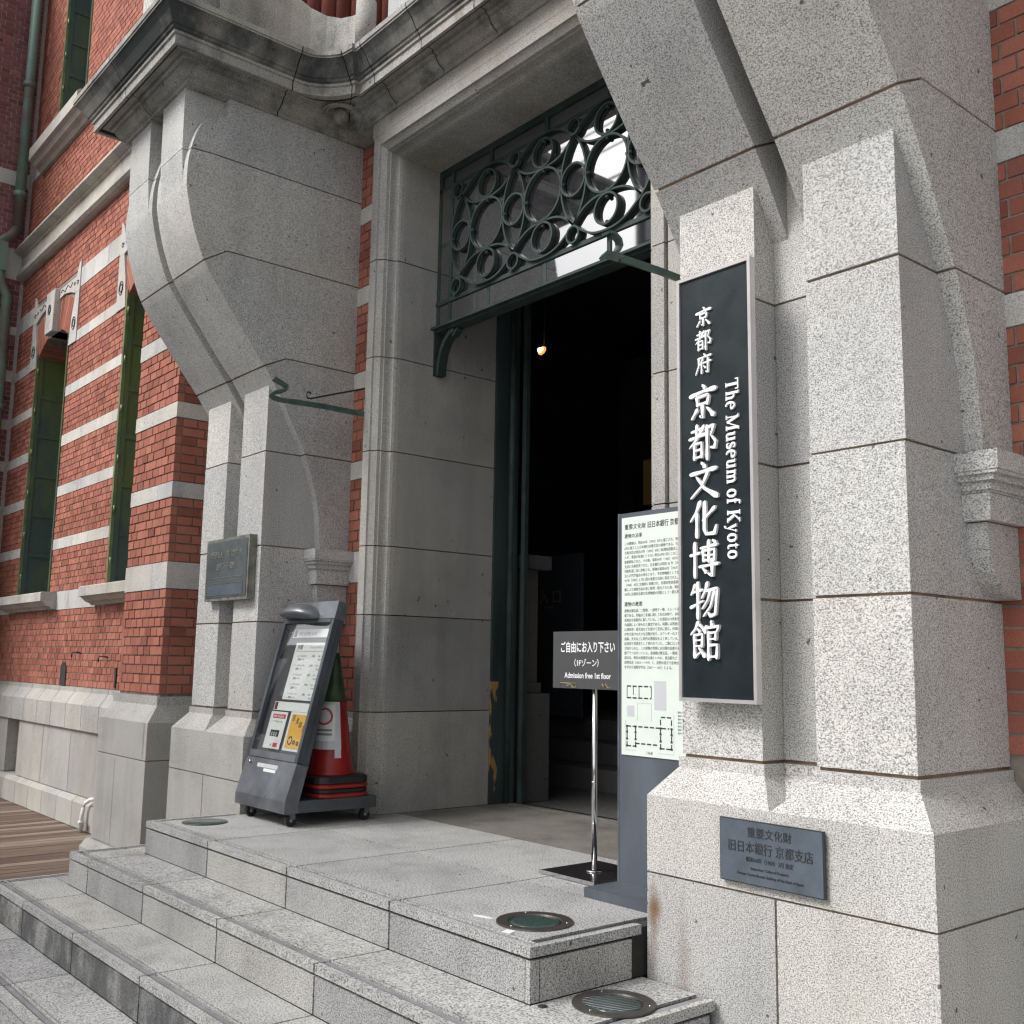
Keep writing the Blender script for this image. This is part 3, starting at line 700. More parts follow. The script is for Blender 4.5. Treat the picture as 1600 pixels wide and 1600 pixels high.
def window_dressing(w, par):
    a, b_ = w; c = (a+b_)/2
    # sill
    prof_x('sill', [(1.33, 1.905), (1.33, 2.02), (1.36, 2.035), (1.72, 2.045), (1.72, 1.80), (1.50, 1.80), (1.47, 1.83), (1.42, 1.845), (1.39, 1.875), (1.36, 1.9)], a-.36, b_+.36, 'sill', par)
    # springer stones flanking the arch: tapering upright blocks
    for s_ in (-1, 1):
        e = a if s_ < 0 else b_
        prism('springer_stone', [(e, 5.68), (e+s_*.335, 5.68), (e+s_*.335, 6.45), (e+s_*.17, 6.45), (e+s_*.06, 6.1)], 'y', 1.53, 1.72, 'band', par)
        xx = e+s_*.19
        for rr in (.075, .045): tube('roundel', [(xx+rr*math.cos(k*math.pi/8), 1.528, 5.98+rr*1.25*math.sin(k*math.pi/8)) for k in range(16)], .007, 'carve', par, 5, True)
        # scroll-carved cap of the band with its horn
        prism('scroll_stone', [(c+s_*.21, 6.56), (c+s_*.21, 6.70), (e+s_*.16, 6.70), (e+s_*.24, 6.86), (e+s_*.33, 6.93), (e+s_*.335, 6.455), (e+s_*.15, 6.455), (e-s_*.1, 6.53), (c+s_*.45, 6.575)], 'y', 1.53, 1.7, 'band', par)
        tube('carving', [(c+s_*(.27+.045*k), 1.528, 6.635+.035*math.sin(k*1.1)) for k in range(13)], .007, 'carve', par, 5)
        for xx, zz, r0 in ((e+s_*.24, 6.60, .05), (e+s_*.10, 6.61, .035)):
            tube('carving', [(xx+(r0*.3+r0*.06*k)*math.cos(k*.6), 1.528, zz+(r0*.3+r0*.06*k)*math.sin(k*.6)) for k in range(12)], .006, 'carve', par, 5)
    # voussoir bricks, each leaning to the arch centre
    R1 = 1.25; zc = 6.10-R1
    half = (b_-a)/2; amax = math.asin(half/R1)
    nv = 13
    for s_ in (-1, 1):
        for k in range(nv):
            t0 = .14+(amax+.12-.14)*k/nv; t1 = .14+(amax+.12-.14)*(k+1)/nv-.006
            pts = []
            for t, r in ((t0, R1), (t1, R1), (t1, R1+.52), (t0, R1+.52)):
                px, pz = c+s_*math.sin(t)*r, zc+math.cos(t)*r
                if s_ > 0: px = min(px, b_+.16)
                else: px = max(px, a-.16)
                pts.append((px, min(pz, 6.57)))
            if abs(pts[0][0]-pts[1][0])+abs(pts[0][1]-pts[1][1]) > .01 and pts[2] != pts[3]:
                prism('voussoir_brick', pts, 'y', 1.55+random.uniform(0, .004), 1.98, 'brick', par)
    prism('arch_backing', [(a-.02, 5.88), (c-.4, 6.03), (c, 6.13), (c+.4, 6.03), (b_+.02, 5.88), (b_+.02, 6.52), (a-.02, 6.52)], 'y', 1.575, 1.97, 'mortar_brick_dark', par)
    k_ = prism('keystone', [(c-.18, 6.05), (c+.18, 6.05), (c+.205, 6.72), (c-.205, 6.72)], 'y', 1.455, 1.9, 'band', par, bev=.008)
    for rr in (.06, .035): tube('roundel', [(c+rr*math.cos(k*math.pi/8), 1.453, 6.42+rr*1.3*math.sin(k*math.pi/8)) for k in range(16)], .009, 'carve', par, 5, True)
def shutter_window(w, z0, z1, par, y=2.06):
    a, b_ = w
    wd = box('window', a, b_, y+.05, y+.12, z0, z1, 'door_iron', par)
    box('pane', a+.05, b_-.05, y+.03, y+.05, z0+.05, z1-.05, 'glass', wd)
    # iron shutter leaves folded back against both reveals
    for s_, e in ((1, a), (-1, b_)):
        lo, hi = sorted((e+s_*.002, e+s_*.03)); lf = box('shutter_leaf', lo, hi, 1.58, y, z0+.01, z1-.15, 'shutter', wd)
        lo, hi = sorted((e+s_*.002, e+s_*.055)); box('shutter_edge', lo, hi, 1.535, 1.575, z0+.01, z1-.12, 'shutter_edge' if s_ > 0 else 'shutter', wd)
        h = (z1-z0-.2)/6
        for k in range(7):
            zz = z0+.03+h*k; lo, hi = sorted((e+s_*.03, e+s_*.048)); box('shutter_rail', lo, hi, 1.60, y-.02, max(z0+.012, zz-.035), min(z1-.15, zz+.035), 'shutter', wd)
        lo, hi = sorted((e+s_*.03, e+s_*.052)); box('shutter_stile', lo, hi, 1.578, 1.64, z0+.012, z1-.15, 'shutter', wd)
        for k in range(6):
            zz = z0+.3+k*(z1-z0-.7)/5; tube('hinge', [(e+s_*.06, 1.56, zz-.05), (e+s_*.06, 1.56, zz+.05)], .014, 'shutter_edge' if s_ > 0 else 'shutter', wd, 8)
shutter_window(W1, 2.045, 6.02, wM); shutter_window(W2, 2.045, 6.02, wM)
for w_ in (W1, W2): box('window_head', w_[0], w_[1], 2.0, 2.1, 5.85, 6.3, 'dark_wall', wM)
shutter_window(UW, 9.52, 13.2, wM); shutter_window(W2, 9.52, 13.2, wM)
window_dressing(W1, wM); window_dressing(W2, wM)
prof_x('sill', [(1.30, 9.33), (1.30, 9.53), (1.34, 9.57), (1.7, 9.58), (1.7, 9.16), (1.5, 9.16), (1.46, 9.21), (1.40, 9.24), (1.36, 9.30)], UW[0]-.65, UW[1]+.4, 'sill', wM)
# string course
for x0, x1 in [(MX0+i*1.18, min(MX0+(i+1)*1.18, MX1)) for i in range(7)]:
    if x1-x0 < .1: continue
    prof_x('string_course_stone', [(1.50, 7.44), (1.46, 7.46), (1.42, 7.50), (1.42, 7.535), (1.44, 7.56), (1.44, 7.60), (1.50, 7.62), (1.50, 7.85), (1.47, 7.86), (1.47, 7.895), (1.40, 7.915), (1.36, 7.94), (1.36, 7.975), (1.55, 8.0), (1.7, 8.0), (1.7, 7.44)], x0+.004, x1-.004, 'sill', wM)
# plinth of the main wall
def plinth_run(par, x0, x1):
    c = x0
    xs = []
    while c < x1-.05: xs.append(c); c += .62
    xs.append(x1)
    for a, b_ in zip(xs, xs[1:]):
        prism('plinth_stone', [(1.43, .245), (1.43, .555), (1.53, .70), (1.53, .757), (1.75, .757), (1.75, .245)], 'x', a+.006, b_-.006, 'granite_base', par)
        prism('plinth_stone', [(1.40, -.892), (1.40, -.60), (1.46, -.545), (1.75, -.545), (1.75, -.892)], 'x', a+.006, b_-.006, 'granite_base', par)
    for a0, a1 in ((-15.1, -13.5), (-12.9, -9.45), (-8.9, -7.3)):
        c = a0; n_ = 3
        for k in range(n_):
            box('panel_stone', a0+(a1-a0)*k/n_+.006, a0+(a1-a0)*(k+1)/n_-.006, 1.47, 1.75, -.535, .237, 'granite_base', par)
    box('recess_back', -15.1, -7.2, 1.62, 1.75, -.54, .24, 'granite_base', par)
    box('joint_mortar', -15.1, -7.2, 1.56, 1.62, -.545, .72, 'mortar_dark', par) if False else None
plinth_run(wM, -15.1, -7.28)
# little openings and hooks in the lower brickwork
P_ = lambda x, z: (x, z)
prism('vent_opening', [(-11.45, .77), (-11.23, .77), (-11.23, 1.0), (-11.27, 1.06), (-11.34, 1.08), (-11.41, 1.06), (-11.45, 1.0)], 'y', 1.538, 1.58, 'mortar_dark', wM)
box('drain_slot', -9.38, -9.33, 1.535, 1.58, .79, 1.02, 'mortar_dark', wM)
for xx, zz in ((-10.75, 1.17), (-9.72, 1.12)):
    tube('iron_hook', [(xx-.06, 1.47, zz-.03), (xx-.06, 1.47, zz+.02), (xx-.03, 1.48, zz+.04), (xx+.02, 1.5, zz+.04), (xx+.05, 1.56, zz+.02)], .011, 'rubber', wM, 6)
# wing wall at the far left, coming forward
wW = thing('brick_wall', 'purplish brick wing wall coming forward at the far left edge', 'wall', (-15.3, 0, -.892), 'red brick walls of the facade')
box('brick_mortar', -15.6, -15.108, -2.5, 1.58, -.9, 14, 'mortar_wing', wW)
WB = [(1.79, 2.05), (2.65, 2.81), (3.42, 3.58), (4.165, 4.33), (4.87, 5.04), (5.69, 5.88), (6.50, 6.64), (7.46, 8.0), (9.11, 9.37)]
z = .8
for (b0, b1) in WB+[(13.4, 13.4)]:
    lay(wW, 'y', -2.4, 1.5, -15.1, z, b0, bond='english', maxparts=0, normal=1, keys=('brick_wing', 'brick_wing')); z = b1
for (b0, b1) in WB:
    for k in range(6): box('band_stone', -15.3, -15.095, -2.4+k*.65+.003, -2.4+(k+1)*.65-.003, b0, b1, 'band', wW)
box('plinth_stone', -15.3, -15.0, -2.4, 1.43, -.892, .76, 'granite_base', wW)
# downpipe in the corner
dp = thing('downpipe', 'patinated copper downpipe in the corner of the two brick walls', 'downpipe', (-14.95, 1.35, -.892))
tube('pipe', [(-14.93, 1.33, 14), (-14.93, 1.33, 8.25)], .085, 'copper', dp, 14)
tube('pipe', [(-14.93, 1.33, 8.3), (-14.93, 1.25, 8.15), (-14.93, 1.12, 8.02), (-14.93, 1.08, 7.9), (-14.93, 1.08, 7.55), (-14.93, 1.16, 7.3), (-14.93, 1.27, 7.1), (-14.93, 1.27, -.85)], .085, 'copper', dp, 14)
box('pipe_head', -15.02, -14.84, .98, 1.2, 7.5, 8.0, 'copper', dp)
for zz in (13, 10.9, 8.9, 5.2, 3.3, 1.3): tube('pipe_clamp', [(-14.93, 1.33 if zz > 8 else 1.27, zz-.05), (-14.93, 1.33 if zz > 8 else 1.27, zz+.05)], .104, 'copper', dp, 14)

# ------------------------------------------------------------------ door surround (mitred moulding up, over and down)
ds = thing('door_surround', 'moulded granite door surround framing the dark entrance', 'door surround', (-2.14, 1.5, 0))
JL, JR, JZ = -3.50, -.685, 5.295
SP = [(-.20, 1.56), (-.20, 1.40), (-.195, 1.385), (-.105, 1.385), (-.10, 1.40), (-.055, 1.43), (-.048, 1.455), (-.042, 1.46), (-.036, 1.50), (-.03, 1.515), (-.022, 1.525), (-.012, 1.53), (-.004, 1.55), (.0, 1.585), (0, 1.62), (0, 2.58)]
# SP: (offset outwards from the opening, negative = away from opening ; y)
def jamb(side, z0, z1, mat):
    bm = bmesh.new(); pts = []
    for o_, y in SP: pts.append(((JL+o_) if side < 0 else (JR-o_), y))
    pts = pts+[((JL-.5) if side < 0 else (JR+.16), 2.58), ((JL-.5) if side < 0 else (JR+.16), 1.60), (pts[0][0], 1.60)]
    aprism(bm, pts, 'z', z0+.004, z1-.004); return finish('jamb_stone', bm, mat, ds)
ZJ = [0, .765, 1.51, 2.05, 2.81, 3.58, 4.40, JZ-.0]
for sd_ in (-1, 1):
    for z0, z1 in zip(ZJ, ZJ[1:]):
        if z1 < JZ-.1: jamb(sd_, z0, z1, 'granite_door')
# top stones of the jambs and lintel, mitred
def mitre(side):
    bm = bmesh.new(); A = []; B = []
    for o_, y in SP:
        x = (JL+o_) if side < 0 else (JR-o_)
        A.append(bm.verts.new((x, y, 4.404))); B.append(bm.verts.new((x, y, JZ-o_ if True else JZ)))
    for i in range(len(A)-1): bm.faces.new((A[i], A[i+1], B[i+1], B[i]))
    bmesh.ops.recalc_face_normals(bm, faces=bm.faces[:])
    if side < 0: bmesh.ops.reverse_faces(bm, faces=bm.faces[:])
    return finish('jamb_stone', bm, 'granite_door', ds)
mitre(-1); mitre(1)
bm = bmesh.new(); A = []; B = []
for o_, y in SP:
    A.append(bm.verts.new((JL+o_, y, JZ-o_))); B.append(bm.verts.new((JR-o_, y, JZ-o_)))
for i in range(len(A)-1): bm.faces.new((A[i], A[i+1], B[i+1], B[i]))
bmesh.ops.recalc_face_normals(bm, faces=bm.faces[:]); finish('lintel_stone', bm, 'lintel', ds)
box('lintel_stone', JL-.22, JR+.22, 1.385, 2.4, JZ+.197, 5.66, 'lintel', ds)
for sd_ in (-1, 1):
    e = JL if sd_ < 0 else JR
    lo, hi = sorted((e+sd_*.024, e+sd_*.20)); box('joint_mortar', lo, hi, 1.64, 2.56, 0, 5.4, 'mortar_dark', ds)
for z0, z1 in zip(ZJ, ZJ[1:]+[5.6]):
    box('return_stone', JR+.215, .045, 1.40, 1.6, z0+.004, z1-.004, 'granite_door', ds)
box('joint_mortar', JR+.19, .04, 1.45, 1.58, 0, 5.6, 'mortar_dark', ds)
# ------------------------------------------------------------------ vestibule behind the door
vb = thing('vestibule', None, None, (-2.1, 5, 0), kind='structure')
VX0, VX1 = -7.5, 0.6
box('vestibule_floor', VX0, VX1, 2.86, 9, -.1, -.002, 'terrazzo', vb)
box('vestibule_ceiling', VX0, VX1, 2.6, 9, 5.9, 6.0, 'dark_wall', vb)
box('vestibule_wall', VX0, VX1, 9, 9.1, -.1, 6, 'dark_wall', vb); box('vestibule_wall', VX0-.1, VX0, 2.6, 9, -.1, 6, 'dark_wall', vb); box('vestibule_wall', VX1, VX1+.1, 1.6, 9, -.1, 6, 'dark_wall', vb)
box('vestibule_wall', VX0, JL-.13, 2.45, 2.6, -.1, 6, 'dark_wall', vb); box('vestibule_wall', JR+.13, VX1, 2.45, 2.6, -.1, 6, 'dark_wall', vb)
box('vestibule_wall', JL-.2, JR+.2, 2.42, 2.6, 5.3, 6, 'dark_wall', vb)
ist = thing('inner_stair', 'dim stone steps rising inside the dark vestibule', 'stair', (-4, 4.4, 0))
box('stair_step', -6.8, -1.2, 4.0, 7, 0, .20, 'indoor_stone', ist, bev=.01); box('stair_step', -6.8, -1.2, 4.35, 7, .205, .40, 'indoor_stone', ist, bev=.01)
box('stair_step', -6.8, -1.2, 4.7, 7, .405, .60, 'indoor_stone', ist, bev=.01)
# inner stone newel with its cap beside the door
nw = thing('inner_pilaster', 'slim capped stone pilaster just inside the left side of the doorway', 'pilaster', (-3.55, 3, 0))
box('pedestal', -3.72, -3.44, 2.9, 3.2, 0, .90, 'indoor_stone', nw, bev=.02); box('collar_stone', -3.70, -3.50, 2.92, 3.15, .905, .99, 'indoor_stone', nw)
box('shaft', -3.70, -3.53, 2.93, 3.13, .99, 1.97, 'indoor_stone', nw); box('cap', -3.76, -3.43, 2.88, 3.2, 1.97, 2.09, 'indoor_stone', nw, bev=.02)
dw = thing('inner_door', 'dark glazed inner doors with small entrance lettering in the vestibule', 'door', (-4, 7, 0))
box('door_frame', -6.2, -2.2, 6.9, 7.0, .6, 5.2, 'dark_wood', dw)
for a in (-6.0, -5.0, -4.0, -3.0): box('door_glass', a+.08, a+.9, 6.88, 6.9, .75, 3.6, 'glass', dw)
for zz in (1.9, 2.55, 3.2): box('lit_pane', -5.7, -5.36, 6.83, 6.85, zz, zz+.58, 'dim_window', dw)
text('entrance_lettering', '入 口', .16, 'bronze_pale', dw, (-5.06, 4.495, 1.80))
text('entrance_lettering', 'Entrance', .045, 'bronze_pale', dw, (-4.98, 4.495, 1.74))
box('lettering_panel', -5.3, -4.4, 4.5, 4.53, .62, 2.3, 'dark_wall', dw)
lp = thing('ceiling_lamp', 'small glowing lamp hanging in the dark vestibule', 'lamp', (-5.03, 4.5, 4.7))
bm = bmesh.new(); bmesh.ops.create_uvsphere(bm, u_segments=12, v_segments=8, radius=.030)
for v in bm.verts: v.co += Vector((-5.03, 4.44, 4.60))
finish('bulb', bm, 'lamp', lp, smooth=True)
for k in range(8):
    a_ = k*math.pi/4; bm = bmesh.new(); bmesh.ops.create_uvsphere(bm, u_segments=10, v_segments=6, radius=.020)
    for v in bm.verts: v.co += Vector((-5.03+.036*math.cos(a_), 4.47+.036*math.sin(a_)*.4, 4.60+.034*math.sin(a_)))
    finish('shade_petal', bm, 'lamp_shade', lp, smooth=True)
tube('rod', [(-5.03, 4.5, 4.67), (-5.03, 4.5, 5.9)], .008, 'rubber', lp, 6)

# door frame and sliding steel leaf inside the left reveal
df = thing('door_frame', 'blue green steel door frame with paint peeling at its foot', 'door frame', (-3.5, 2.7, 0))
box('post', -3.52, -3.50+.012, 2.585, 2.75, 1.0, JZ, 'door_iron', df); box('peeling_post', -3.52, -3.50+.012, 2.585, 2.665, .0, 1.0, 'paint_peel', df); box('post', -3.52, -3.50+.012, 2.6655, 2.75, .0, 1.0, 'door_iron', df)
box('post', -3.50, -3.42, 2.75, 2.79, .01, JZ, 'door_iron', df); tube('tube_post', [(-3.45, 2.745, .01), (-3.45, 2.745, JZ)], .028, 'green', df, 10)
box('post', -3.42, -3.37, 2.83, 2.87, .01, JZ, 'green', df); box('post', -.77, -.69, 2.60, 2.80, .01, JZ, 'door_iron', df)
box('head', -3.5, -.69, 2.62, 2.8, 5.15, JZ-.002, 'door_iron', df)

# ------------------------------------------------------------------ transom with iron scrollwork
tr_ = thing('iron_transom', 'green wrought iron transom of rings and loops over the doorway', 'transom', (-2.14, 1.96, 3.87))
TY = 1.96; TL, TR = -3.505, -.68; C0 = -2.142
IL, IR = C0-1.165, C0+1.165
def bar(x0, x1, z0, z1, y0=TY-.03, y1=TY+.04, nm='frame_bar', mat='green'): return box(nm, x0, x1, y0, y1, z0, z1, mat, tr_, bev=.004)
bar(TL, TR, 3.865, 3.925, TY-.05, TY+.06); bar(TL, TR, 4.095, 4.128, TY-.04); bar(TL, TR, 5.235, 5.293); bar(TL, TR, 5.10, 5.125)
bar(TL, TL+.045, 3.925, 5.235); bar(TR-.045, TR, 3.925, 5.235); bar(IL-.03, IL+.008, 3.925, 5.235, TY-.032); bar(IR-.008, IR+.03, 3.925, 5.235, TY-.032)
for xx in (C0-.668, C0, C0+.668):
    bar(xx-.018, xx+.018, 3.925, 4.095, TY-.028); bar(xx-.018, xx+.018, 5.125, 5.235, TY-.028)
for s_ in (-1, 1):
    a, b_ = (TL+.045, IL-.03) if s_ < 0 else (IR+.03, TR-.045)
    bar(a, b_, 4.595, 4.63, TY-.026)
# a ledge on top of the lower bar
box('ledge', TL, TR, TY-.085, TY-.05, 3.885, 3.905, 'green', tr_)
tgl = []
for k, (a, b_, z0, z1) in enumerate([(IL+.008, C0-.34, 4.128, 5.10), (C0-.34, C0+.34, 4.128, 5.10), (C0+.34, IR-.008, 4.128, 5.10)]+[(a, b_, 3.925, 4.095) for a, b_ in ((TL+.045, IL-.03), (IL+.008, C0-.686), (C0-.65, C0-.018), (C0+.018, C0+.65), (C0+.686, IR-.008), (IR+.03, TR-.045))]+[(TL+.045, IL-.03, 4.128, 4.595), (TL+.045, IL-.03, 4.63, 5.10), (IR+.03, TR-.045, 4.128, 5.10)]):
    box('glass_pane', a, b_, TY-.026, TY-.021, z0, z1, 'glass', tr_)
for a, b_ in ((TL+.045, IL-.03), (IL+.008, C0-.686), (C0-.65, C0-.018), (C0+.018, C0+.65), (C0+.686, IR-.008), (IR+.03, TR-.045)):
    box('top_panel', a, b_, TY-.005, TY+.036, 5.125, 5.235, 'stand_board', tr_)
yb_ = TY-.045
FW = ((0, 1, 0), .017, .0075)
def ribbon(pts, nm='scroll', y=yb_): return tube(nm, [(p[0], y, p[1]) for p in pts], 0, 'green', tr_, flat=FW)
def ring(cx, cz, r, nm='ring', y=yb_-.004):
    return tube(nm, [(cx+r*math.cos(k*math.pi/18), y, cz+r*1.0*math.sin(k*math.pi/18)) for k in range(36)], 0, 'green', tr_, closed=True, flat=FW)
def bud(x, z): 
    bm = bmesh.new(); bmesh.ops.create_icosphere(bm, subdivisions=1, radius=.017)
    for v in bm.verts: v.co += Vector((x, yb_-.004, z))
    return finish('collar', bm, 'green', tr_)
ZC = 4.612
def bez(p0, p1, p2, p3, n_=12): return [tuple((1-t)**3*p0[i]+3*(1-t)**2*t*p1[i]+3*(1-t)*t*t*p2[i]+t**3*p3[i] for i in (0, 1)) for t in [k/n_ for k in range(n_+1)]]
for k in (-1, 0, 1):
    bx = C0+k*.668
    ring(bx, ZC, .204); ring(bx, ZC+.332, .112); ring(bx, ZC-.332, .112)
    for q in ((0, .204), (0, -.204)): bud(bx+q[0], ZC+q[1]*.93); bud(bx, ZC+q[1]*1.2); bud(bx, ZC+q[1]*2.1)
    for q in (-.19, .19): bud(bx+q, ZC)
for k in (-1.5, -.5, .5, 1.5):
    sx_ = C0+k*.668
    ed = abs(k) > 1
    if ed: sx_ += .0
    ring(sx_, ZC, .122); bud(sx_-.115, ZC); bud(sx_+.115, ZC)
    ring(sx_-(.05 if k == -1.5 else (-.05 if k == 1.5 else 0)), ZC+.405, .062); ring(sx_-(.05 if k == -1.5 else (-.05 if k == 1.5 else 0)), ZC-.418, .062)
    for s_ in (-1, 1):      # lens round the side ring
        ribbon(bez((sx_, ZC-.345), (sx_+s_*.175, ZC-.18), (sx_+s_*.175, ZC+.18), (sx_, ZC+.345)))
for k in (-1, 0, 1):         # loops over and under each middle ring
    bx = C0+k*.668; xa, xb = bx-.334, bx+.334
    for s_ in (1, -1):
        ribbon(bez((xa, ZC+s_*.345), (xa+.13, ZC+s_*.44), (bx-.16, ZC+s_*.486), (bx, ZC+s_*.486), 8)[:]+bez((bx, ZC+s_*.486), (bx+.16, ZC+s_*.486), (xb-.13, ZC+s_*.44), (xb, ZC+s_*.345), 8)[1:])
        ribbon(bez((xa, ZC+s_*.345), (xa+.10, ZC+s_*.24), (bx-.17, ZC+s_*.21), (bx, ZC+s_*.208), 8)+bez((bx, ZC+s_*.208), (bx+.17, ZC+s_*.21), (xb-.10, ZC+s_*.24), (xb, ZC+s_*.345), 8)[1:])
# quarter brackets under the ends
for s_, e in ((1, TL), (-1, TR)):
    box('bracket_plate', *sorted((e, e+s_*.018)), TY-.05, TY+.05, 3.50, 3.865, 'green', tr_)
    tube('bracket', [(e+s_*.05+s_*0, TY, 3.50), (e+s_*.055, TY, 3.58), (e+s_*.08, TY, 3.68), (e+s_*.13, TY, 3.77), (e+s_*.20, TY, 3.83), (e+s_*.26, TY, 3.845)], 0, 'green', tr_, flat=((0, 1, 0), .04, .018))
    tube('bracket', [(e+s_*.30, TY, 3.85), (e+s_*.24, TY, 3.80), (e+s_*.22, TY, 3.86)], 0, 'green', tr_, flat=((0, 1, 0), .03, .012))

# ------------------------------------------------------------------ cornice
en = thing('stone_cornice', 'heavy weathered granite cornice running over the piers and the door', 'cornice', (-2.05, 1, 5.62))
CX = -2.05
def half_paths():
    B = [(-5.446, 1.55), (-5.446, -.05), (-4.137, -.05), (-4.137, .70)]; Cc = [(-5.68, 1.55), (-5.68, -.285), (-3.87, -.285), (-3.87, .70)]
    curve = [(-3.868, .76), (-3.85, .84), (-3.80, .93), (-3.74, .995), (-3.67, 1.05), (-3.60, 1.095)]
    for p in curve: B.append((-4.137, 1.385)); Cc.append(p)
    Cc += [(-3.57, 1.10), (-3.57, 1.15), (-3.40, 1.15)]; B += [(-4.0, 1.385), (-3.8, 1.385), (-3.4, 1.385)]
    return B, Cc
B, Cc = half_paths()
mir = lambda p: (2*CX-p[0], p[1])
B = B+[mir(p) for p in B[::-1]]; Cc = Cc+[mir(p) for p in Cc[::-1]]
def outn(path):
    res = []
    for i in range(len(path)):
        a = Vector(path[max(0, i-1)]); b_ = Vector(path[i]); c = Vector(path[min(len(path)-1, i+1)])
        d1 = (b_-a).normalized() if i > 0 else (c-b_).normalized(); d2 = (c-b_).normalized() if i < len(path)-1 else d1
        n1 = Vector((d1.y, -d1.x)); n2 = Vector((d2.y, -d2.x)); m_ = (n1+n2)
        if m_.length < 1e-4: m_ = n1
        m_.normalize(); res.append(m_/max(.35, m_.dot(n1)))
    return res
# path runs down the left flank, across the front: outward normal check
NC = outn(Cc)
if NC[0].x > 0: NC = [-v for v in NC]
def ins(i, ts):
    global B, Cc
    def mid(L): return [tuple(L[i][j]+(L[i+1][j]-L[i][j])*t for j in (0, 1)) for t in ts]
    mb, mc = mid(B), mid(Cc); B = B[:i+1]+mb+B[i+1:]; Cc = Cc[:i+1]+mc+Cc[i+1:]
B, Cc = half_paths(); nb = len(B)
B = B+[mir(p) for p in B[::-1]]; Cc = Cc+[mir(p) for p in Cc[::-1]]
ins(nb-1, [.02, .26, .5, .74, .98]); ins(1, [.43])
NC = outn(Cc)
if NC[0].x > 0: NC = [-v for v in NC]
def pth(d):
    out_ = []
    for p, q, n_ in zip(B, Cc, NC):
        if d <= .235: t = d/.235; out_.append((p[0]+(q[0]-p[0])*t, p[1]+(q[1]-p[1])*t))
        else: out_.append((q[0]+n_.x*(d-.235), q[1]+n_.y*(d-.235)))
    return out_
CP = [(-.06, 5.62), (.02, 5.62), (.02, 5.655), (.045, 5.665), (.075, 5.69), (.095, 5.72), (.10, 5.742), (.125, 5.745), (.13, 5.775), (.205, 5.775), (.21, 5.742), (.235, 5.742), (.235, 5.815), (.25, 5.82), (.252, 5.84), (.268, 5.852), (.272, 5.87), (.285, 5.875), (.30, 5.90), (.325, 5.945), (.355, 5.98), (.375, 5.995), (.375, 6.01), (.385, 6.012), (.385, 6.055), (.05, 6.09), (-.10, 6.09)]
# split along the path in stones
n_ = len(B); jp = [0, 2, 4, 10, nb+1, nb+2, nb+3, nb+4, nb+5, nb+6]+[n_-1-k for k in (9, 3, 1, 0)]
full = list(zip(jp, jp[1:]))
def shr(P2, a, b_):
    L = [Vector(P2[i]) for i in range(a, b_+1)]
    d0 = (L[1]-L[0]); d1 = (L[-2]-L[-1])
    if d0.length > .03: L[0] = L[0]+d0.normalized()*.005
    if d1.length > .03: L[-1] = L[-1]+d1.normalized()*.005
    return L
for a, b_ in full:
    jz = random.uniform(-.002, .002); bm = bmesh.new(); rows = []
    for d, z in CP:
        P2 = shr(pth(d), a, b_); rows.append([bm.verts.new((q[0], q[1], z)) for q in P2])
    for r0, r1 in zip(rows, rows[1:]):
        for i in range(len(r0)-1):
            try: bm.faces.new((r0[i], r0[i+1], r1[i+1], r1[i]))
            except ValueError: pass
    bmesh.ops.remove_doubles(bm, verts=bm.verts[:], dist=1e-5); bmesh.ops.recalc_face_normals(bm, faces=bm.faces[:])
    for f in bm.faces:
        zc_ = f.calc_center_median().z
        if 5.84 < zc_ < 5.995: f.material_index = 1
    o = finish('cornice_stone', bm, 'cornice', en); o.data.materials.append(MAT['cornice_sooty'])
for x0, x1 in ((-5.44, -4.14), (.04, 1.34)): box('cornice_core', x0, x1, -.04, 1.55, 5.623, 6.08, 'cornice', en)
box('cornice_core', -4.13, .03, 1.39, 2.4, 5.63, 6.08, 'cornice', en)
bm = bmesh.new(); rows = []
for d, z in CP:
    P2 = pth(max(-.05, d-.02)); rows.append([bm.verts.new((q[0], q[1], z+(.012 if z < 5.9 else -.012))) for q in P2])
for r0, r1 in zip(rows, rows[1:]):
    for i in range(len(r0)-1):
        if r0[i].co != r0[i+1].co or r1[i].co != r1[i+1].co: bm.faces.new((r0[i], r0[i+1], r1[i+1], r1[i]))
bmesh.ops.remove_doubles(bm, verts=bm.verts[:], dist=1e-5); finish('joint_mortar', bm, 'mortar_dark', en)
for xc in (-4.02, -.08):
    bm = bmesh.new(); bmesh.ops.create_uvsphere(bm, u_segments=16, v_segments=10, radius=.07)
    for v in bm.verts: v.co += Vector((xc+(.09 if xc < -2 else -.09), 1.19, 5.715))
    finish('ball_drop', bm, 'cornice', en, smooth=True)
    for rr in (.12, .15): tube('rosette_ring', [(xc+(.09 if xc < -2 else -.09)+rr*math.cos(k*math.pi/12), 1.19+rr*math.sin(k*math.pi/12), 5.745) for k in range(24)], .012, 'cornice', en, 6, True)
# attic above the cornice: curved parapet, posts, brick drum
at = thing('curved_parapet', 'curved stone parapet and ribbed brick drum standing on the cornice', 'parapet', (-4.3, 1, 6.09))
def curve_pts(off):
    base = [(-4.12, .15), (-4.12, .5), (-4.08, .76), (-4.0, .90), (-3.90, 1.0), (-3.78, 1.07), (-3.66, 1.11), (-3.58, 1.12)]
    return [(x-off*.7, y+off*.7) for x, y in base]
bm = bmesh.new(); O_ = curve_pts(0); I_ = curve_pts(.16); ht = [7.05, 6.92, 6.74, 6.62, 6.54, 6.49, 6.47, 6.46]
v0 = [[bm.verts.new((p[0], p[1], z)) for p, z in zip(pp, zz)] for pp, zz in ((O_, [6.06]*8), (O_, ht), (I_, ht), (I_, [6.06]*8))]
for a, b_ in ((0, 1), (1, 2), (2, 3)):
    for i in range(7): bm.faces.new((v0[a][i], v0[a][i+1], v0[b_][i+1], v0[b_][i]))
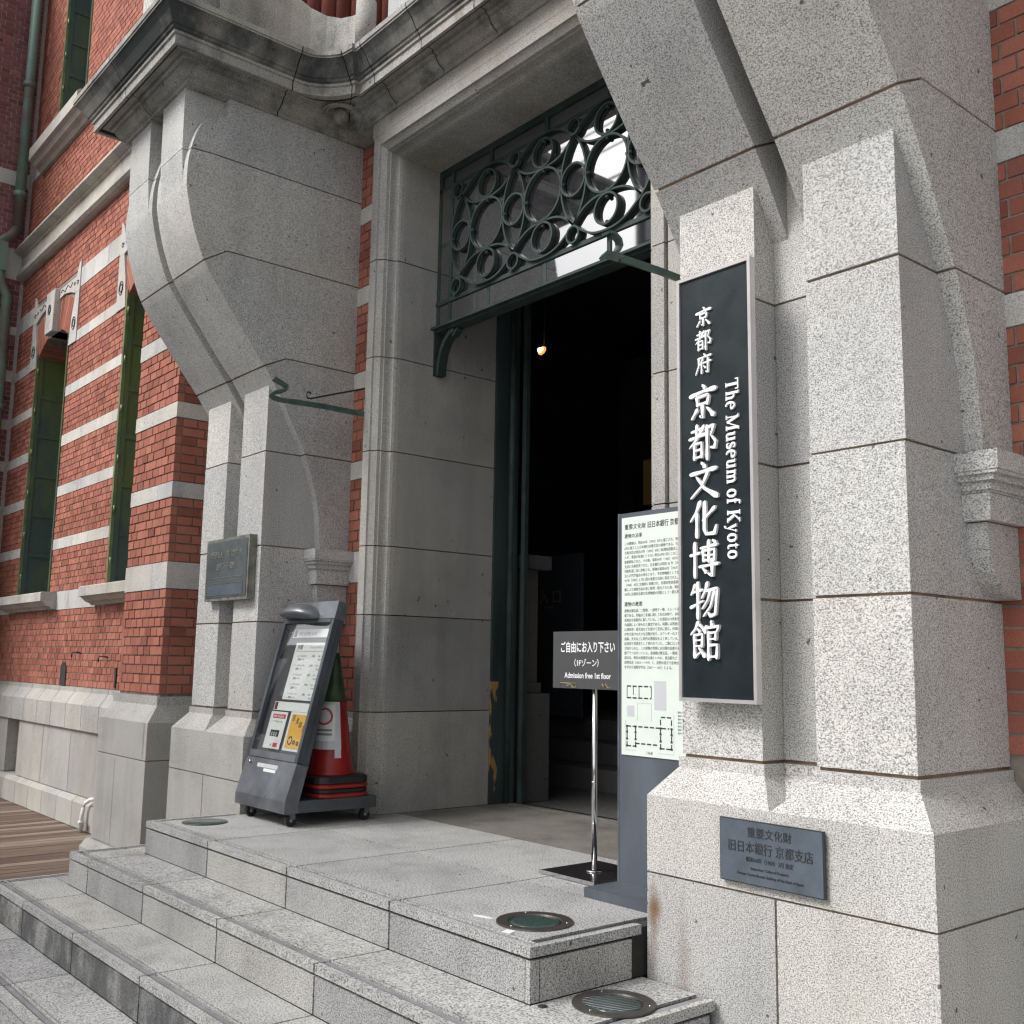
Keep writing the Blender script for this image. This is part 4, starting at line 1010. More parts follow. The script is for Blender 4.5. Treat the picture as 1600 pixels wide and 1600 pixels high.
bmesh.ops.recalc_face_normals(bm, faces=bm.faces[:]); finish('parapet_wall', bm, 'cornice', at, smooth=False)
box('parapet_block', -4.62, -4.33, -.02, .36, 6.06, 7.0, 'cornice', at, bev=.02); tube('post', [(-3.50, 1.14, 6.06), (-3.50, 1.14, 6.52)], .085, 'cornice', at, 14)
box('attic_pier', -5.42, -4.95, -.02, 1.4, 6.06, 8.6, 'granite_left', at, bev=.02); box('attic_pier', -3.50, -3.2, 1.35, 1.9, 6.06, 8.6, 'granite_left', at, bev=.02)
bm = bmesh.new()
for k in range(9):
    a = k/8; x_ = -4.55+a*1.0; y_ = .95+a*.62
    atube(bm, [(x_, y_, 6.1), (x_, y_, 8.6)], .085, 10)
finish('brick_drum', bm, 'brick_drum', at, smooth=True)
box('attic_wall', -5.0, -3.3, 1.62, 1.9, 6.06, 8.6, 'mortar_brick_dark', at)
box('attic_wall', -3.6, -.4, 1.7, 1.9, 6.06, 8.0, 'granite_left', at)

# ------------------------------------------------------------------ brush lettering
GL = {
'京': [[(50, 99, 5), (58, 90, 9)], [(6, 72, 9), (50, 81, 7), (95, 84, 10)], [(30, 67, 8), (33, 42, 6)], [(30, 66, 5), (68, 70, 7), (71, 64, 8), (66, 43, 5)], [(34, 46, 6), (68, 48, 6)], [(50, 45, 8), (50, 8, 8), (40, 14, 3)], [(32, 33, 8), (12, 8, 4)], [(66, 34, 4), (88, 10, 11)]],
'都': [[(10, 82, 5), (46, 88, 6)], [(29, 99, 7), (28, 64, 6)], [(2, 62, 6), (60, 72, 7)], [(54, 95, 7), (30, 62, 6), (3, 38, 2)], [(20, 50, 7), (20, 4, 6)], [(20, 47, 4), (46, 50, 6), (46, 8, 6)], [(22, 29, 5), (44, 31, 5)], [(22, 9, 5), (44, 11, 5)], [(62, 87, 4), (88, 92, 7), (78, 66, 4), (94, 46, 7), (90, 30, 7), (76, 32, 3)], [(65, 92, 8), (65, 0, 7)]],
'府': [[(52, 101, 5), (60, 91, 9)], [(16, 82, 6), (94, 90, 8)], [(22, 84, 8), (20, 44, 7), (2, 4, 3)], [(46, 78, 7), (26, 46, 3)], [(38, 60, 7), (38, 6, 7)], [(46, 56, 5), (94, 62, 7)], [(76, 78, 8), (76, 6, 8), (62, 14, 3)], [(52, 42, 4), (62, 30, 8)]],
'文': [[(44, 100, 5), (56, 87, 10)], [(5, 70, 8), (94, 80, 9)], [(66, 73, 7), (44, 34, 7), (6, 4, 3)], [(26, 62, 4), (54, 28, 8), (97, 3, 11)]],
'化': [[(38, 98, 9), (24, 70, 7), (4, 46, 3)], [(26, 68, 8), (26, 2, 8)], [(88, 80, 8), (46, 46, 4)], [(54, 96, 8), (52, 22, 8), (58, 9, 8), (86, 10, 9), (93, 32, 3)]],
'博': [[(2, 62, 6), (36, 68, 6)], [(18, 95, 8), (18, 2, 7)], [(38, 80, 5), (94, 88, 7)], [(66, 99, 8), (66, 42, 7)], [(46, 74, 7), (48, 44, 5)], [(46, 73, 4), (86, 76, 7), (84, 45, 5)], [(48, 60, 4), (84, 61, 4)], [(48, 47, 5), (84, 48, 5)], [(80, 100, 4), (90, 92, 8)], [(34, 30, 6), (98, 37, 7)], [(78, 44, 8), (78, 4, 8), (64, 12, 3)], [(46, 26, 4), (58, 14, 8)]],
'物': [[(18, 93, 7), (4, 66, 3)], [(10, 73, 5), (42, 79, 6)], [(27, 98, 8), (27, 2, 7)], [(2, 32, 7), (46, 50, 3)], [(60, 97, 8), (54, 78, 7), (40, 56, 3)], [(54, 75, 4), (90, 80, 8), (93, 72, 8), (86, 14, 8), (70, 8, 6), (62, 18, 3)], [(70, 76, 6), (60, 50, 5), (42, 28, 3)], [(84, 74, 6), (70, 34, 5), (46, 8, 3)]],
'館': [[(28, 100, 8), (18, 82, 6), (2, 66, 3)], [(30, 94, 4), (52, 74, 8)], [(24, 82, 4), (34, 73, 7)], [(14, 66, 6), (15, 6, 7)], [(14, 65, 4), (42, 68, 6), (40, 34, 5)], [(16, 51, 4), (40, 52, 4)], [(16, 36, 4), (40, 37, 4)], [(14, 6, 7), (38, 22, 3)], [(30, 32, 4), (50, 8, 8)], [(72, 101, 5), (75, 90, 8)], [(55, 88, 6), (52, 70, 6)], [(54, 83, 4), (98, 88, 7), (90, 72, 3)], [(63, 72, 6), (63, 0, 7)], [(62, 70, 4), (88, 72, 6), (86, 52, 5)], [(64, 54, 4), (86, 55, 4)], [(64, 38, 5), (92, 40, 6), (90, 4, 6)], [(64, 8, 5), (90, 9, 5)]],
}
def stroke_poly(bm, pts, to3, depth, idx, flat_end=False):
    P = []
    m_ = len(pts)
    if m_ == 2: seq = [tuple(pts[0][i]+(pts[1][i]-pts[0][i])*t/8 for i in (0, 1, 2)) for t in range(9)]
    else:
        seq = []
        for i in range(m_-1):
            p0, p1, p2, p3 = pts[max(0, i-1)], pts[i], pts[i+1], pts[min(m_-1, i+2)]
            for s_ in range(6):
                t = s_/6; seq.append(tuple((1-t)*p1[j]+t*p2[j]+(0.16*math.sin(math.pi*t)*0 if j < 2 else 0) for j in (0, 1, 2)))
        seq.append(tuple(pts[-1]))
    L = []; Rr = []
    for i, q in enumerate(seq):
        a = seq[max(0, i-1)]; c = seq[min(len(seq)-1, i+1)]
        dx, dy = c[0]-a[0], c[1]-a[1]; l = math.hypot(dx, dy) or 1
        w = q[2]*.5
        if not flat_end: w *= (1+.22*math.cos(2*math.pi*i/(len(seq)-1)))*(.72 if i in (0, len(seq)-1) else 1)
        L.append((q[0]-dy/l*w, q[1]+dx/l*w)); Rr.append((q[0]+dy/l*w, q[1]-dx/l*w))
    if not flat_end:
        a, b_ = seq[0], seq[1]; l = math.hypot(a[0]-b_[0], a[1]-b_[1]) or 1; capA = (a[0]+(a[0]-b_[0])/l*a[2]*.35, a[1]+(a[1]-b_[1])/l*a[2]*.35+a[2]*.1)
        a, b_ = seq[-1], seq[-2]; l = math.hypot(a[0]-b_[0], a[1]-b_[1]) or 1; capB = (a[0]+(a[0]-b_[0])/l*a[2]*.35, a[1]+(a[1]-b_[1])/l*a[2]*.35)
        poly = [capA]+L+[capB]+Rr[::-1]
    else: poly = L+Rr[::-1]
    d = depth+idx*.00025
    Fv = [bm.verts.new(to3(p[0], p[1], d)) for p in poly]; Bv = [bm.verts.new(to3(p[0], p[1], 0)) for p in poly]
    m2 = len(poly)
    # quads strip for the face to avoid bad ngons
    if not flat_end:
        k = len(L); bm.faces.new((Fv[0], Fv[1], Fv[-1])); bm.faces.new((Fv[k+1], Fv[k+2], Fv[k]))
        for i in range(k-1): bm.faces.new((Fv[1+i], Fv[2+i], Fv[m2-2-i], Fv[m2-1-i]))
    else:
        k = len(L)
        for i in range(k-1): bm.faces.new((Fv[i], Fv[i+1], Fv[m2-2-i], Fv[m2-1-i]))
    for i in range(m2): bm.faces.new((Fv[i], Fv[(i+1) % m2], Bv[(i+1) % m2], Bv[i]))
def brush(par, ch, cx, cz, w, h, y, mat='white', depth=.012, wt=1.24):
    bm = bmesh.new()
    for i, s_ in enumerate(GL[ch]):
        stroke_poly(bm, [(p[0], p[1], p[2]*wt) for p in s_], lambda a, b_, d: (cx+(a/100-.5)*w, y-d, cz+(b_/100-.5)*h), depth, i)
    bmesh.ops.recalc_face_normals(bm, faces=bm.faces[:]); return finish('character', bm, mat, par)
# bold roman capitals and small letters, each list of strokes (x, y, width) in a 0..100 em, baseline 0
SF = lambda x0, x1, y: [(x0, y, 5), (x1, y, 5)]
def arc(cx, cy, rx, ry, a0, a1, wthin=6, wthick=15, n_=14):
    r = []
    for k in range(n_+1):
        a = math.radians(a0+(a1-a0)*k/n_); r.append((cx+rx*math.cos(a), cy+ry*math.sin(a), wthin+(wthick-wthin)*abs(math.cos(a))**1.2))
    return r
RO = {
'T': (66, [[(33, 2, 15), (33, 70, 15)], [(3, 69.5, 6), (63, 69.5, 6)], [(5, 54, 5), (5, 72, 7)], [(61, 54, 5), (61, 72, 7)], SF(20, 46, 2.5)]),
'h': (56, [[(14, 2, 14), (14, 74, 14)], SF(3, 14, 72), SF(2, 26, 2.5), arc(27, 28, 14, 18, 150, 0, 7, 14), [(41, 30, 14), (41, 2, 14)], SF(30, 53, 2.5)]),
'e': (48, [arc(25, 25, 18, 24, 10, 345, 6, 14, 20)[:17], [(12, 28, 5), (42, 28, 5)], [(43, 28, 10), (41, 36, 10)]]),
'M': (94, [[(16, 2, 6), (16, 70, 6)], [(14, 70, 14), (45, 6, 14)], [(45, 6, 6), (76, 70, 6)], [(78, 2, 15), (78, 70, 15)], SF(4, 28, 2.5), SF(3, 22, 70), SF(64, 91, 2.5), SF(72, 91, 70)]),
'u': (56, [[(14, 48, 14), (14, 14, 14)], arc(27, 16, 14, 14, 180, 330, 7, 13), [(42, 50, 14), (42, 2, 14)], SF(3, 14, 48), SF(31, 42, 48), SF(42, 53, 2.5)]),
's': (40, [arc(19, 37, 11, 11, 30, 230, 6, 13), arc(20, 14, 12, 12, 80, -150, 6, 13), [(12, 30, 11), (28, 20, 11)], [(31, 36, 4), (31, 48, 4)], [(6, 4, 4), (6, 16, 4)]]),
'm': (82, [[(14, 2, 14), (14, 49, 14)], SF(3, 14, 48), SF(2, 25, 2.5), arc(27, 28, 14, 18, 150, 0, 7, 14), [(41, 30, 14), (41, 2, 14)], SF(30, 52, 2.5), arc(54, 28, 14, 18, 150, 0, 7, 14), [(68, 30, 14), (68, 2, 14)], SF(57, 79, 2.5)]),
'o': (50, [arc(25, 25, 17, 23, 0, 360, 6, 15, 24)]),
'f': (36, [[(14, 2, 14), (14, 58, 14)], arc(24, 58, 10, 14, 180, 40, 6, 12), SF(3, 30, 46), SF(3, 28, 2.5)]),
'K': (74, [[(16, 2, 15), (16, 70, 15)], SF(3, 29, 2.5), SF(3, 29, 70), [(60, 68, 6), (22, 32, 6)], [(30, 42, 15), (58, 4, 15)], SF(46, 72, 2.5), SF(47, 71, 70)]),
'y': (50, [[(10, 48, 13), (26, 6, 12)], [(42, 48, 5), (22, -12, 5)], [(22, -12, 7), (10, -16, 10)], SF(2, 20, 48), SF(33, 49, 48)]),
't': (36, [[(15, 60, 9), (15, 12, 13)], arc(24, 12, 9, 10, 180, 320, 6, 11), SF(3, 32, 46)]),
' ': (24, []),
}
def roman(par, s_, x, ztop, size, y, mat='white', depth=.008, squash=.83):
    """runs downward: letter up direction is +x"""
    bm = bmesh.new(); adv = 0; i = 0
    k = size/100
    for ch in s_:
        w, st_ = RO[ch]
        for q in st_:
            stroke_poly(bm, q, lambda a, b_, d, A=adv: (x+b_*k, y-d, ztop-(A+a)*k*squash), depth, i % 7, True); i += 1
        adv += w+3
    bmesh.ops.recalc_face_normals(bm, faces=bm.faces[:]); return finish('lettering', bm, mat, par), adv*k
# ------------------------------------------------------------------ name sign
sg = thing('name_sign', 'tall black museum name sign with white brush characters, on the right pier', 'sign', (.42, .75, 1.0))
X0, X1, Z0, Z1, YF = .200, .628, .997, 2.975, .70
for a, b_, c, d in ((X0, X0+.016, Z0, Z1), (X1-.016, X1, Z0, Z1)): box('frame_bar', a, b_, YF-.002, YF+.034, c, d, 'sign_frame', sg, bev=.003)
for c, d in ((Z0, Z0+.016), (Z1-.016, Z1)): box('frame_bar', X0+.0165, X1-.0165, YF-.002, YF+.034, c, d, 'sign_frame', sg, bev=.003)
box('face', X0+.0165, X1-.0165, YF+.008, YF+.032, Z0+.0165, Z1-.0165, 'sign_black', sg)
box('mount', X0+.1, X1-.1, YF+.0325, .80, 1.2, 1.3, 'rubber', sg); box('mount', X0+.1, X1-.1, YF+.0325, .80, 2.6, 2.7, 'rubber', sg)
YL = YF+.008
for ch, z in zip('京都府', (2.757, 2.645, 2.531)): brush(sg, ch, .359, z, .098, .096, YL, depth=.009)
for ch, z in zip('京都文化博物館', (2.35, 2.165, 1.987, 1.81, 1.628, 1.443, 1.265)): brush(sg, ch, .353, z, .168, .168, YL, depth=.013)
zt_ = 2.432
for wd_ in ('The', 'Museum', 'of', 'Kyoto'):
    _, ad_ = roman(sg, wd_, .483, zt_, .097, YL); zt_ -= (ad_+.24*.097)*.83
# ------------------------------------------------------------------ plaques
pq = thing('bronze_plaque', 'small oblong bronze plaque screwed to the right pier plinth', 'plaque', (.71, .67, .27))
box('plate', .457, .962, .655, .668, .272, .526, 'bronze_dark', pq); box('plate_face', .461, .958, .652, .6555, .276, .522, 'bronze', pq)
pc_ = (.7095)
text('engraved_text', '重要文化財', .043, 'bronze_dark', pq, (pc_, .6515, .465), ext=.0012, align='CENTER', spacing=1.05)
text('engraved_text', '旧日本銀行 京都支店', .050, 'bronze_dark', pq, (pc_, .6515, .401), ext=.0012, align='CENTER', sx=.90)
text('engraved_text', '昭和44年（1969）3月 指定', .023, 'bronze_dark', pq, (pc_, .6515, .364), ext=.001, align='CENTER', sx=.85)
text('engraved_text', 'Important Cultural Property', .016, 'bronze_dark', pq, (pc_, .6515, .333), ext=.001, align='CENTER')
text('engraved_text', 'Former Kyoto Branch Building of the Bank of Japan', .0155, 'bronze_dark', pq, (pc_, .6515, .308), ext=.001, align='CENTER')
p2 = thing('bronze_plaque', 'square dark greenish plaque on the left pier, spanning its two shafts', 'plaque', (-4.69, .74, 1.62))
box('plate', -5.085, -4.285, .735, .798, 1.625, 2.14, 'bronze_rim', p2); box('plate_face', -5.06, -4.31, .731, .7355, 1.65, 2.115, 'bronze2', p2)
text('raised_text', '財団法人　古代学協会', .062, 'bronze_pale', p2, (-4.69, .7305, 1.985), ext=.002, align='CENTER', sx=.95)
text('raised_text', '古代学研究所', .062, 'bronze_pale', p2, (-4.69, .7305, 1.885), ext=.002, align='CENTER', sx=.95)
box('raised_rule', -5.0, -4.36, .7285, .7308, 1.812, 1.816, 'bronze_rim', p2); box('raised_rule', -5.0, -4.36, .7285, .7308, 1.765, 1.768, 'bronze_rim', p2)
box('lower_panel', -5.03, -4.36, .7288, .7308, 1.668, 1.75, 'bronze', p2)
# ------------------------------------------------------------------ floor stand notice
sn = thing('stand_sign', 'black notice board on a thin chrome pole with a square black base', 'sign', (-.92, 1.25, 0))
prism('base_plate', [(-1.122, 1.048), (-.694, 1.044), (-.694, 1.50), (-1.125, 1.506)], 'z', .004, .022, 'steel_black', sn)
prism('base_rim', [(-1.126, 1.043), (-.690, 1.039), (-.690, 1.043), (-1.126, 1.047)], 'z', .004, .024, 'chrome', sn)
tube('pole', [(-.912, 1.262, .02), (-.912, 1.262, 1.05)], .0165, 'chrome', sn, 14); tube('pole', [(-.912, 1.262, .5), (-.912, 1.262, .506)], .0185, 'chrome', sn, 14)
lathe('pole_foot', [(.05, .022), (.045, .03), (.018, .034)], -.912, 1.262, 'chrome', sn, 20)
box('board', -1.237, -.60, 1.235, 1.25, 1.015, 1.342, 'stand_board', sn, bev=.002)
text('notice_text', 'ご自由にお入り下さい', .066, 'white', sn, (-.950, 1.2345, 1.226), ext=.0008, off=.0009, align='CENTER', sx=.68)
text('notice_text', '（1Fゾーン）', .045, 'white', sn, (-.955, 1.2345, 1.145), ext=.0008, off=.0004, align='CENTER', sx=.95)
text('notice_text', 'Admission free 1st floor', .0445, 'white', sn, (-.948, 1.2345, 1.075), ext=.0008, off=.0005, align='CENTER', sx=.86)
tube('tape_mark', [(-1.17, 1.234, 1.022), (-1.17, 1.234, 1.044), (-1.04, 1.234, 1.044), (-1.04, 1.234, 1.022), (-1.07, 1.234, 1.022), (-1.08, 1.234, 1.036), (-1.12, 1.234, 1.030)], .0035, 'tape', sn, 5)
tube('tape_mark', [(-.83, 1.234, 1.022), (-.83, 1.234, 1.05), (-.815, 1.234, 1.030), (-.80, 1.234, 1.046), (-.785, 1.234, 1.026), (-.75, 1.234, 1.024)], .0035, 'tape', sn, 5)
# ------------------------------------------------------------------ upright information board
ib = thing('information_board', 'tall grey steel information board with pale text panel, behind the right pier', 'information board', (-.3, 1.08, 0))
IX0, IX1, IY = -.545, -.03, 1.075
box('foot', -.555, -.04, .84, 1.35, 0, .048, 'board_metal', ib, bev=.003)
box('slab', IX0, IX1, IY, IY+.05, .048, 1.96, 'board_metal', ib, bev=.002)
box('edge_strip', IX0-.005, IX0+.006, IY-.002, IY+.055, .05, 1.962, 'grey_metal_light', ib)
box('text_panel', IX0+.028, IX1-.004, IY-.006, IY-.001, .692, 1.935, 'panel', ib)
tx = IX0+.048; ty = IY-.0065
def it(s_, z, size, mat='ink_grey', sx=1.0, off=0.0): return text('panel_text', s_, size, mat, ib, (tx, ty, z), ext=.0004, off=off, sx=sx)
it('重要文化財', 1.872, .031, 'ink'); text('panel_text', '旧日本銀行 京都支店', .037, 'ink', ib, (tx+.165, ty, 1.870), ext=.0004, off=.0002, sx=.8)
it('建物の沿革', 1.825, .026, 'ink')
L1 = ['この建物は、明治36年（1903）9月に着工され、明治39年', '6月に竣工した日本銀行京都支店の建物である。日本銀行', '大阪支店は明治27年（1894）4月に東洞院通御池上る', 'たが、業務の拡張にともない明治39年7月にこの三条高倉',
      '新築移転された。その後、昭和40年（1965）10月に河原', '支店に名称変更された。日本銀行は昭和 40 年（1965）', '河原町通二条に移転され、建物は昭和42年（1967）4月', '法人古代学協会の所有となり、平安博物館として使用さ', '44 年（1969）3 月に国の重要文化財に指定された。昭和', '（1986）4月に京都府に寄贈され、京都府教育委員会文化', '課により創建当初の姿に修理・復元された後、昭和63年', '10月に京都府京都文化博物館の別館として一般公開']
for k, s_ in enumerate(L1): it(s_, 1.787-.0245*k, .0185, 'ink_grey', .9)
it('建物の概要', 1.462, .026, 'ink')
L2 = ['建物は煉瓦造、二階建、一部地下一階、スレート葺屋根', '屋である。外観は三条通に面して左右対称で、赤煉瓦', '花崗岩を装飾的に配している。この意匠は19世紀後半', 'の建築によく使われた様式である。両翼には塔屋が付', 'は通気塔・採光窓などを設けて変化に富む。内部は一階', 'の吹き抜けの大きな空間があり、カウンターのスクリーン', '装飾、天井などに時代の雰囲気をよく表している。左右', '応接室や営業室として使われていた。二階には上等な', 'が設けられた。この建物の背後には旧棟の金庫があり、', '廊下でつながっている。金庫棟は煉瓦造、一階建、桟瓦', '設計は、明治の建築界の雄といわれ、東京駅など', '辰野金吾（1854 ～ 1919）と、辰野の弟子で各地の建', '手がけた長野宇平治（1867 ～ 1937）による。']
for k, s_ in enumerate(L2): it(s_, 1.430-.0245*k, .0185, 'ink_grey', .9)
bm = bmesh.new(); bg_ = bmesh.new()
def dash(bmm, x0, z0, x1, z1, w=.007, on=.028, gap=.012, solid=False):
    L_ = math.hypot(x1-x0, z1-z0); t = 0
    while t < L_-.002:
        e = L_ if solid else min(t+on, L_)
        a = (x0+(x1-x0)*t/L_, z0+(z1-z0)*t/L_); c = (x0+(x1-x0)*e/L_, z0+(z1-z0)*e/L_)
        if abs(x1-x0) > abs(z1-z0): abox(bmm, min(a[0], c[0]), max(a[0], c[0]), ty-.0006, ty, a[1]-w/2, a[1]+w/2)
        else: abox(bmm, a[0]-w/2, a[0]+w/2, ty-.0006, ty, min(a[1], c[1]), max(a[1], c[1]))
        t = e+gap
q = tx+.02
for a in ((0, .985, .17, .985), (0, 1.045, .17, 1.045)): dash(bm, q+a[0], a[1], q+a[2], a[3])
for a in ((0, .985, 0, 1.045), (.045, 1.0, .045, 1.045), (.085, .985, .085, 1.045), (.17, .985, .17, 1.045)): dash(bm, q+a[0], a[1], q+a[2], a[3], solid=True, w=.004)
for a in ((0, .84, .29, .84), (0, .70+.04, .05, .74), (.23, .74, .30, .74), (.06, .755, .22, .755), (.235, .895, .305, .895)): dash(bm, q+a[0], a[1], q+a[2], a[3])
for xx, z0, z1 in ((0, .735, .84), (.06, .735, .84), (.232, .735, .895), (.305, .735, .895)): dash(bm, q+xx, z0, q+xx, z1)
for xx in (0, .06, .232, .305):
    for zz in (.74, .775, .81, .84): abox(bm, q+xx-.007, q+xx+.007, ty-.0007, ty, zz-.005, zz+.005)
finish('floor_plan', bm, 'ink', ib)
abox(bg_, q+.19, q+.27, ty-.0004, ty, .93, 1.075); finish('plan_tint', bg_, 'pale_grey', ib)
box('plan_tint', q, q+.05, ty-.0004, ty, .89, .945, 'pale_grey', ib)
bm = bmesh.new()
for a in ((.075, .87, .075, .96), (.075, .96, .17, .96), (.17, .87, .17, .96), (-.01, .72, .06, .72), (.22, .715, .32, .715), (-.01, .72, -.01, .87), (.32, .715, .32, .91)): dash(bm, q+a[0], a[1], q+a[2], a[3], w=.0018, solid=True)
finish('plan_line', bm, 'pale_grey', ib)
text('panel_text', '三条通', .016, 'ink_grey', ib, (q+.13, ty, .706), ext=.0004)
for k in range(7): text('panel_text', '現存する壁', .011, 'ink_grey', ib, (q+.345, ty, .92-.017*k), ext=.0003)
# ------------------------------------------------------------------ leaning poster case on castors
pcs = thing('poster_case', 'grey steel poster case leaning back on a low wheeled base', 'poster case', (-3.8, 1.05, 0))
MX0_, MX1_ = -4.185, -3.42
def ms(y): return y
bx_b = .083
box('base', MX0_+.01, MX1_-.004, .72, 1.435, bx_b, .165, 'grey_metal', pcs, bev=.006)
n0 = Vector((0, .70, .17)); n1 = Vector((0, 1.05, 1.58)); up = (n1-n0).normalized(); nr = Vector((0, up.z, -up.y))      # into the case
def lean(t, d): q = n0+up*t+nr*d; return (q.y, q.z)
LT = (n1-n0).length
# body: lower door part, frame round the display, header
prism('kick_panel', [(.682, bx_b), (.682, .166), lean(.262, 0), lean(.262, .10), (.80, .166), (.80, bx_b)], 'x', MX0_-.002, MX1_+.002, 'grey_metal_light', pcs, bev=.004)
prism('back_panel', [lean(.262, .055), lean(LT, .055), lean(LT, .09), lean(.262, .10)], 'x', MX0_+.006, MX1_-.006, 'grey_metal', pcs)
for a, b_ in ((MX0_, MX0_+.035), (MX1_-.035, MX1_)): prism('side_rail', [lean(.266, 0), lean(LT-.14, 0), lean(LT-.14, .054), lean(.266, .054)], 'x', a, b_, 'grey_metal', pcs, bev=.003)
prism('lower_rail', [lean(.266, 0), lean(.315, 0), lean(.315, .054), lean(.266, .054)], 'x', MX0_+.0355, MX1_-.0355, 'grey_metal_light', pcs)
prism('upper_rail', [lean(LT-.165, -.004), lean(LT-.14, -.004), lean(LT-.14, .054), lean(LT-.165, .054)], 'x', MX0_+.0355, MX1_-.0355, 'grey_metal', pcs)
prism('header', [lean(LT-.138, 0), lean(LT, 0), lean(LT, .09), lean(LT-.138, .09)], 'x', MX0_-.002, MX1_+.002, 'grey_metal_light', pcs, bev=.004)
prism('display_back', [lean(.316, .047), lean(LT-.166, .047), lean(LT-.166, .054), lean(.316, .054)], 'x', MX0_+.036, MX1_-.036, 'stand_board', pcs)
prism('case_glass', [lean(.317, .012), lean(LT-.167, .012), lean(LT-.167, .016), lean(.317, .016)], 'x', MX0_+.0365, MX1_-.0365, 'case_glass', pcs)
W_ = MX1_-MX0_
def sheet(nm, u0, u1, t0, t1, mat, d=.040, th=.002): return prism(nm, [lean(t0, d), lean(t1, d), lean(t1, d+th), lean(t0, d+th)], 'x', MX0_+W_*u0, MX0_+W_*u1, mat, pcs)
def ct(s_, u, t, size, mat='ink', d=.0395, sx=1.0, off=0.0, al='LEFT'):
    q = n0+up*t+nr*d; return text('poster_text', s_, size, mat, pcs, (MX0_+W_*u, q.y, q.z), (1, 0, 0), (0, up.y, up.z), ext=.0003, sx=sx, off=off, align=al)
sheet('header_strip', .19, .95, 1.185, 1.25, 'paper'); sheet('strip_mark', .205, .26, 1.19, 1.245, 'maroon', .038)
sheet('timetable', .30, .96, .71, 1.145, 'paper'); sheet('lower_strip', .19, .95, .625, .69, 'paper', .037); sheet('strip_mark', .205, .26, .63, .685, 'maroon', .035)
sheet('leaflet', .165, .50, .34, .615, 'paper'); sheet('leaflet', .56, .95, .34, .625, 'paper'); sheet('poster', .60, .92, .36, .605, 'yellow', .037)
sheet('poster_tag', .22, .47, .565, .597, 'red_print', .038)
ct('color of colors', .235, .572, .030, 'paper', .0375, .85, .0003); ct('アートと人とくらし', .23, .535, .018, 'ink', sx=1)
sheet('poster_block', .25, .42, .43, .478, 'ink', .038); ct('音 音 音', .27, .437, .032, 'paper', .0375, .8)
ct('祝', .30, .36, .018, 'cone_green'); sheet('poster_tag', .36, .44, .355, .385, 'red_print', .038)
for k, (ch, u, t) in enumerate(zip('音楽開演', (.62, .70, .77, .84), (.56, .54, .515, .49))): ct(ch, u, t, .050, 'ink', .0365, .9)
for c in ((.68, .415, .028), (.76, .405, .012), (.83, .40, .012)):
    q = n0+up*c[1]+nr*.0365
    tube('poster_print', [(MX0_+W_*c[0]+c[2]*math.cos(a*.5236), q.y+up.y*c[2]*math.sin(a*.5236), q.z+up.z*c[2]*math.sin(a*.5236)) for a in range(12)], .005, 'ink', pcs, 5, True)
ct('京都文化博物館 友の会', .29, 1.205, .03, 'ink_grey', sx=.9); ct('京都府域文化施設ご案内', .29, .645, .03, 'ink_grey', sx=.85)
ct('京都', .34, 1.095, .042, 'ink'); ct('Theatre Schedule', .58, 1.10, .030, 'pale_grey')
sheet('table_rule', .33, .94, 1.078, 1.081, 'ink_grey', .0385)
for k in range(5):
    t = 1.035-.072*k
    ct('ミュージアムシアター', .37, t, .019, 'ink_grey', sx=.85); ct('上映会', .66, t, .019, 'ink_grey'); ct('13:30　16:30', .78, t, .019, 'ink_grey', sx=.9)
    ct('別館ホール', .41, t-.026, .019, 'ink_grey'); ct('18:30～', .80, t-.026, .019, 'ink_grey')
# lamp hood on the header
bm = bmesh.new(); rows = []
for i in range(7):
    a = math.pi/2*i/6; row = []
    for j in range(13):
        b_ = math.pi*j/12
        xx = (MX0_+MX1_)/2-.075-.24*math.cos(b_)*math.cos(a)*1.0; rr = math.sin(b_)*math.cos(a)
        q = n0+up*(LT-.135+.115*math.sin(a))+nr*(-.16*rr)
        row.append(bm.verts.new((xx, q.y, q.z)))
    rows.append(row)
for r0, r1 in zip(rows, rows[1:]):
    for j in range(12): bm.faces.new((r0[j], r0[j+1], r1[j+1], r1[j]))
bm.faces.new(rows[0][::-1]); bmesh.ops.remove_doubles(bm, verts=bm.verts[:], dist=1e-4); bmesh.ops.recalc_face_normals(bm, faces=bm.faces[:]); finish('lamp_hood', bm, 'grey_metal_light', pcs, smooth=True)
q = n0+up*.225+nr*-.004; tube('lock', [(MX0_+.09, q.y, q.z), (MX0_+.09, q.y-.012, q.z)], .012, 'chrome', pcs, 10)
sheet('stuck_sheet', .27, .68, .07, .225, 'tape_clear', -.004, .003)
for t_, u_0, u_1 in ((.17, .42, .66), (.10, .52, .60)): sheet('glue_mark', u_0, u_1, t_, t_+.022, 'paper', -.006, .001)
for cx, cy in ((MX1_-.06, .765), (MX1_-.06, 1.37), (MX0_+.10, .765), (MX0_+.10, 1.37)):
    cst = tube('castor', [(cx-.018, cy, .030), (cx+.018, cy, .030)], .040, 'rubber', pcs, 16, smooth=False)
    box('fork', cx-.028, cx+.028, cy-.012, cy+.026, .04, .083, 'grey_metal_light', cst)
    tube('hub', [(cx+.018, cy, .033), (cx+.023, cy, .033)], .014, 'strip', cst, 10)
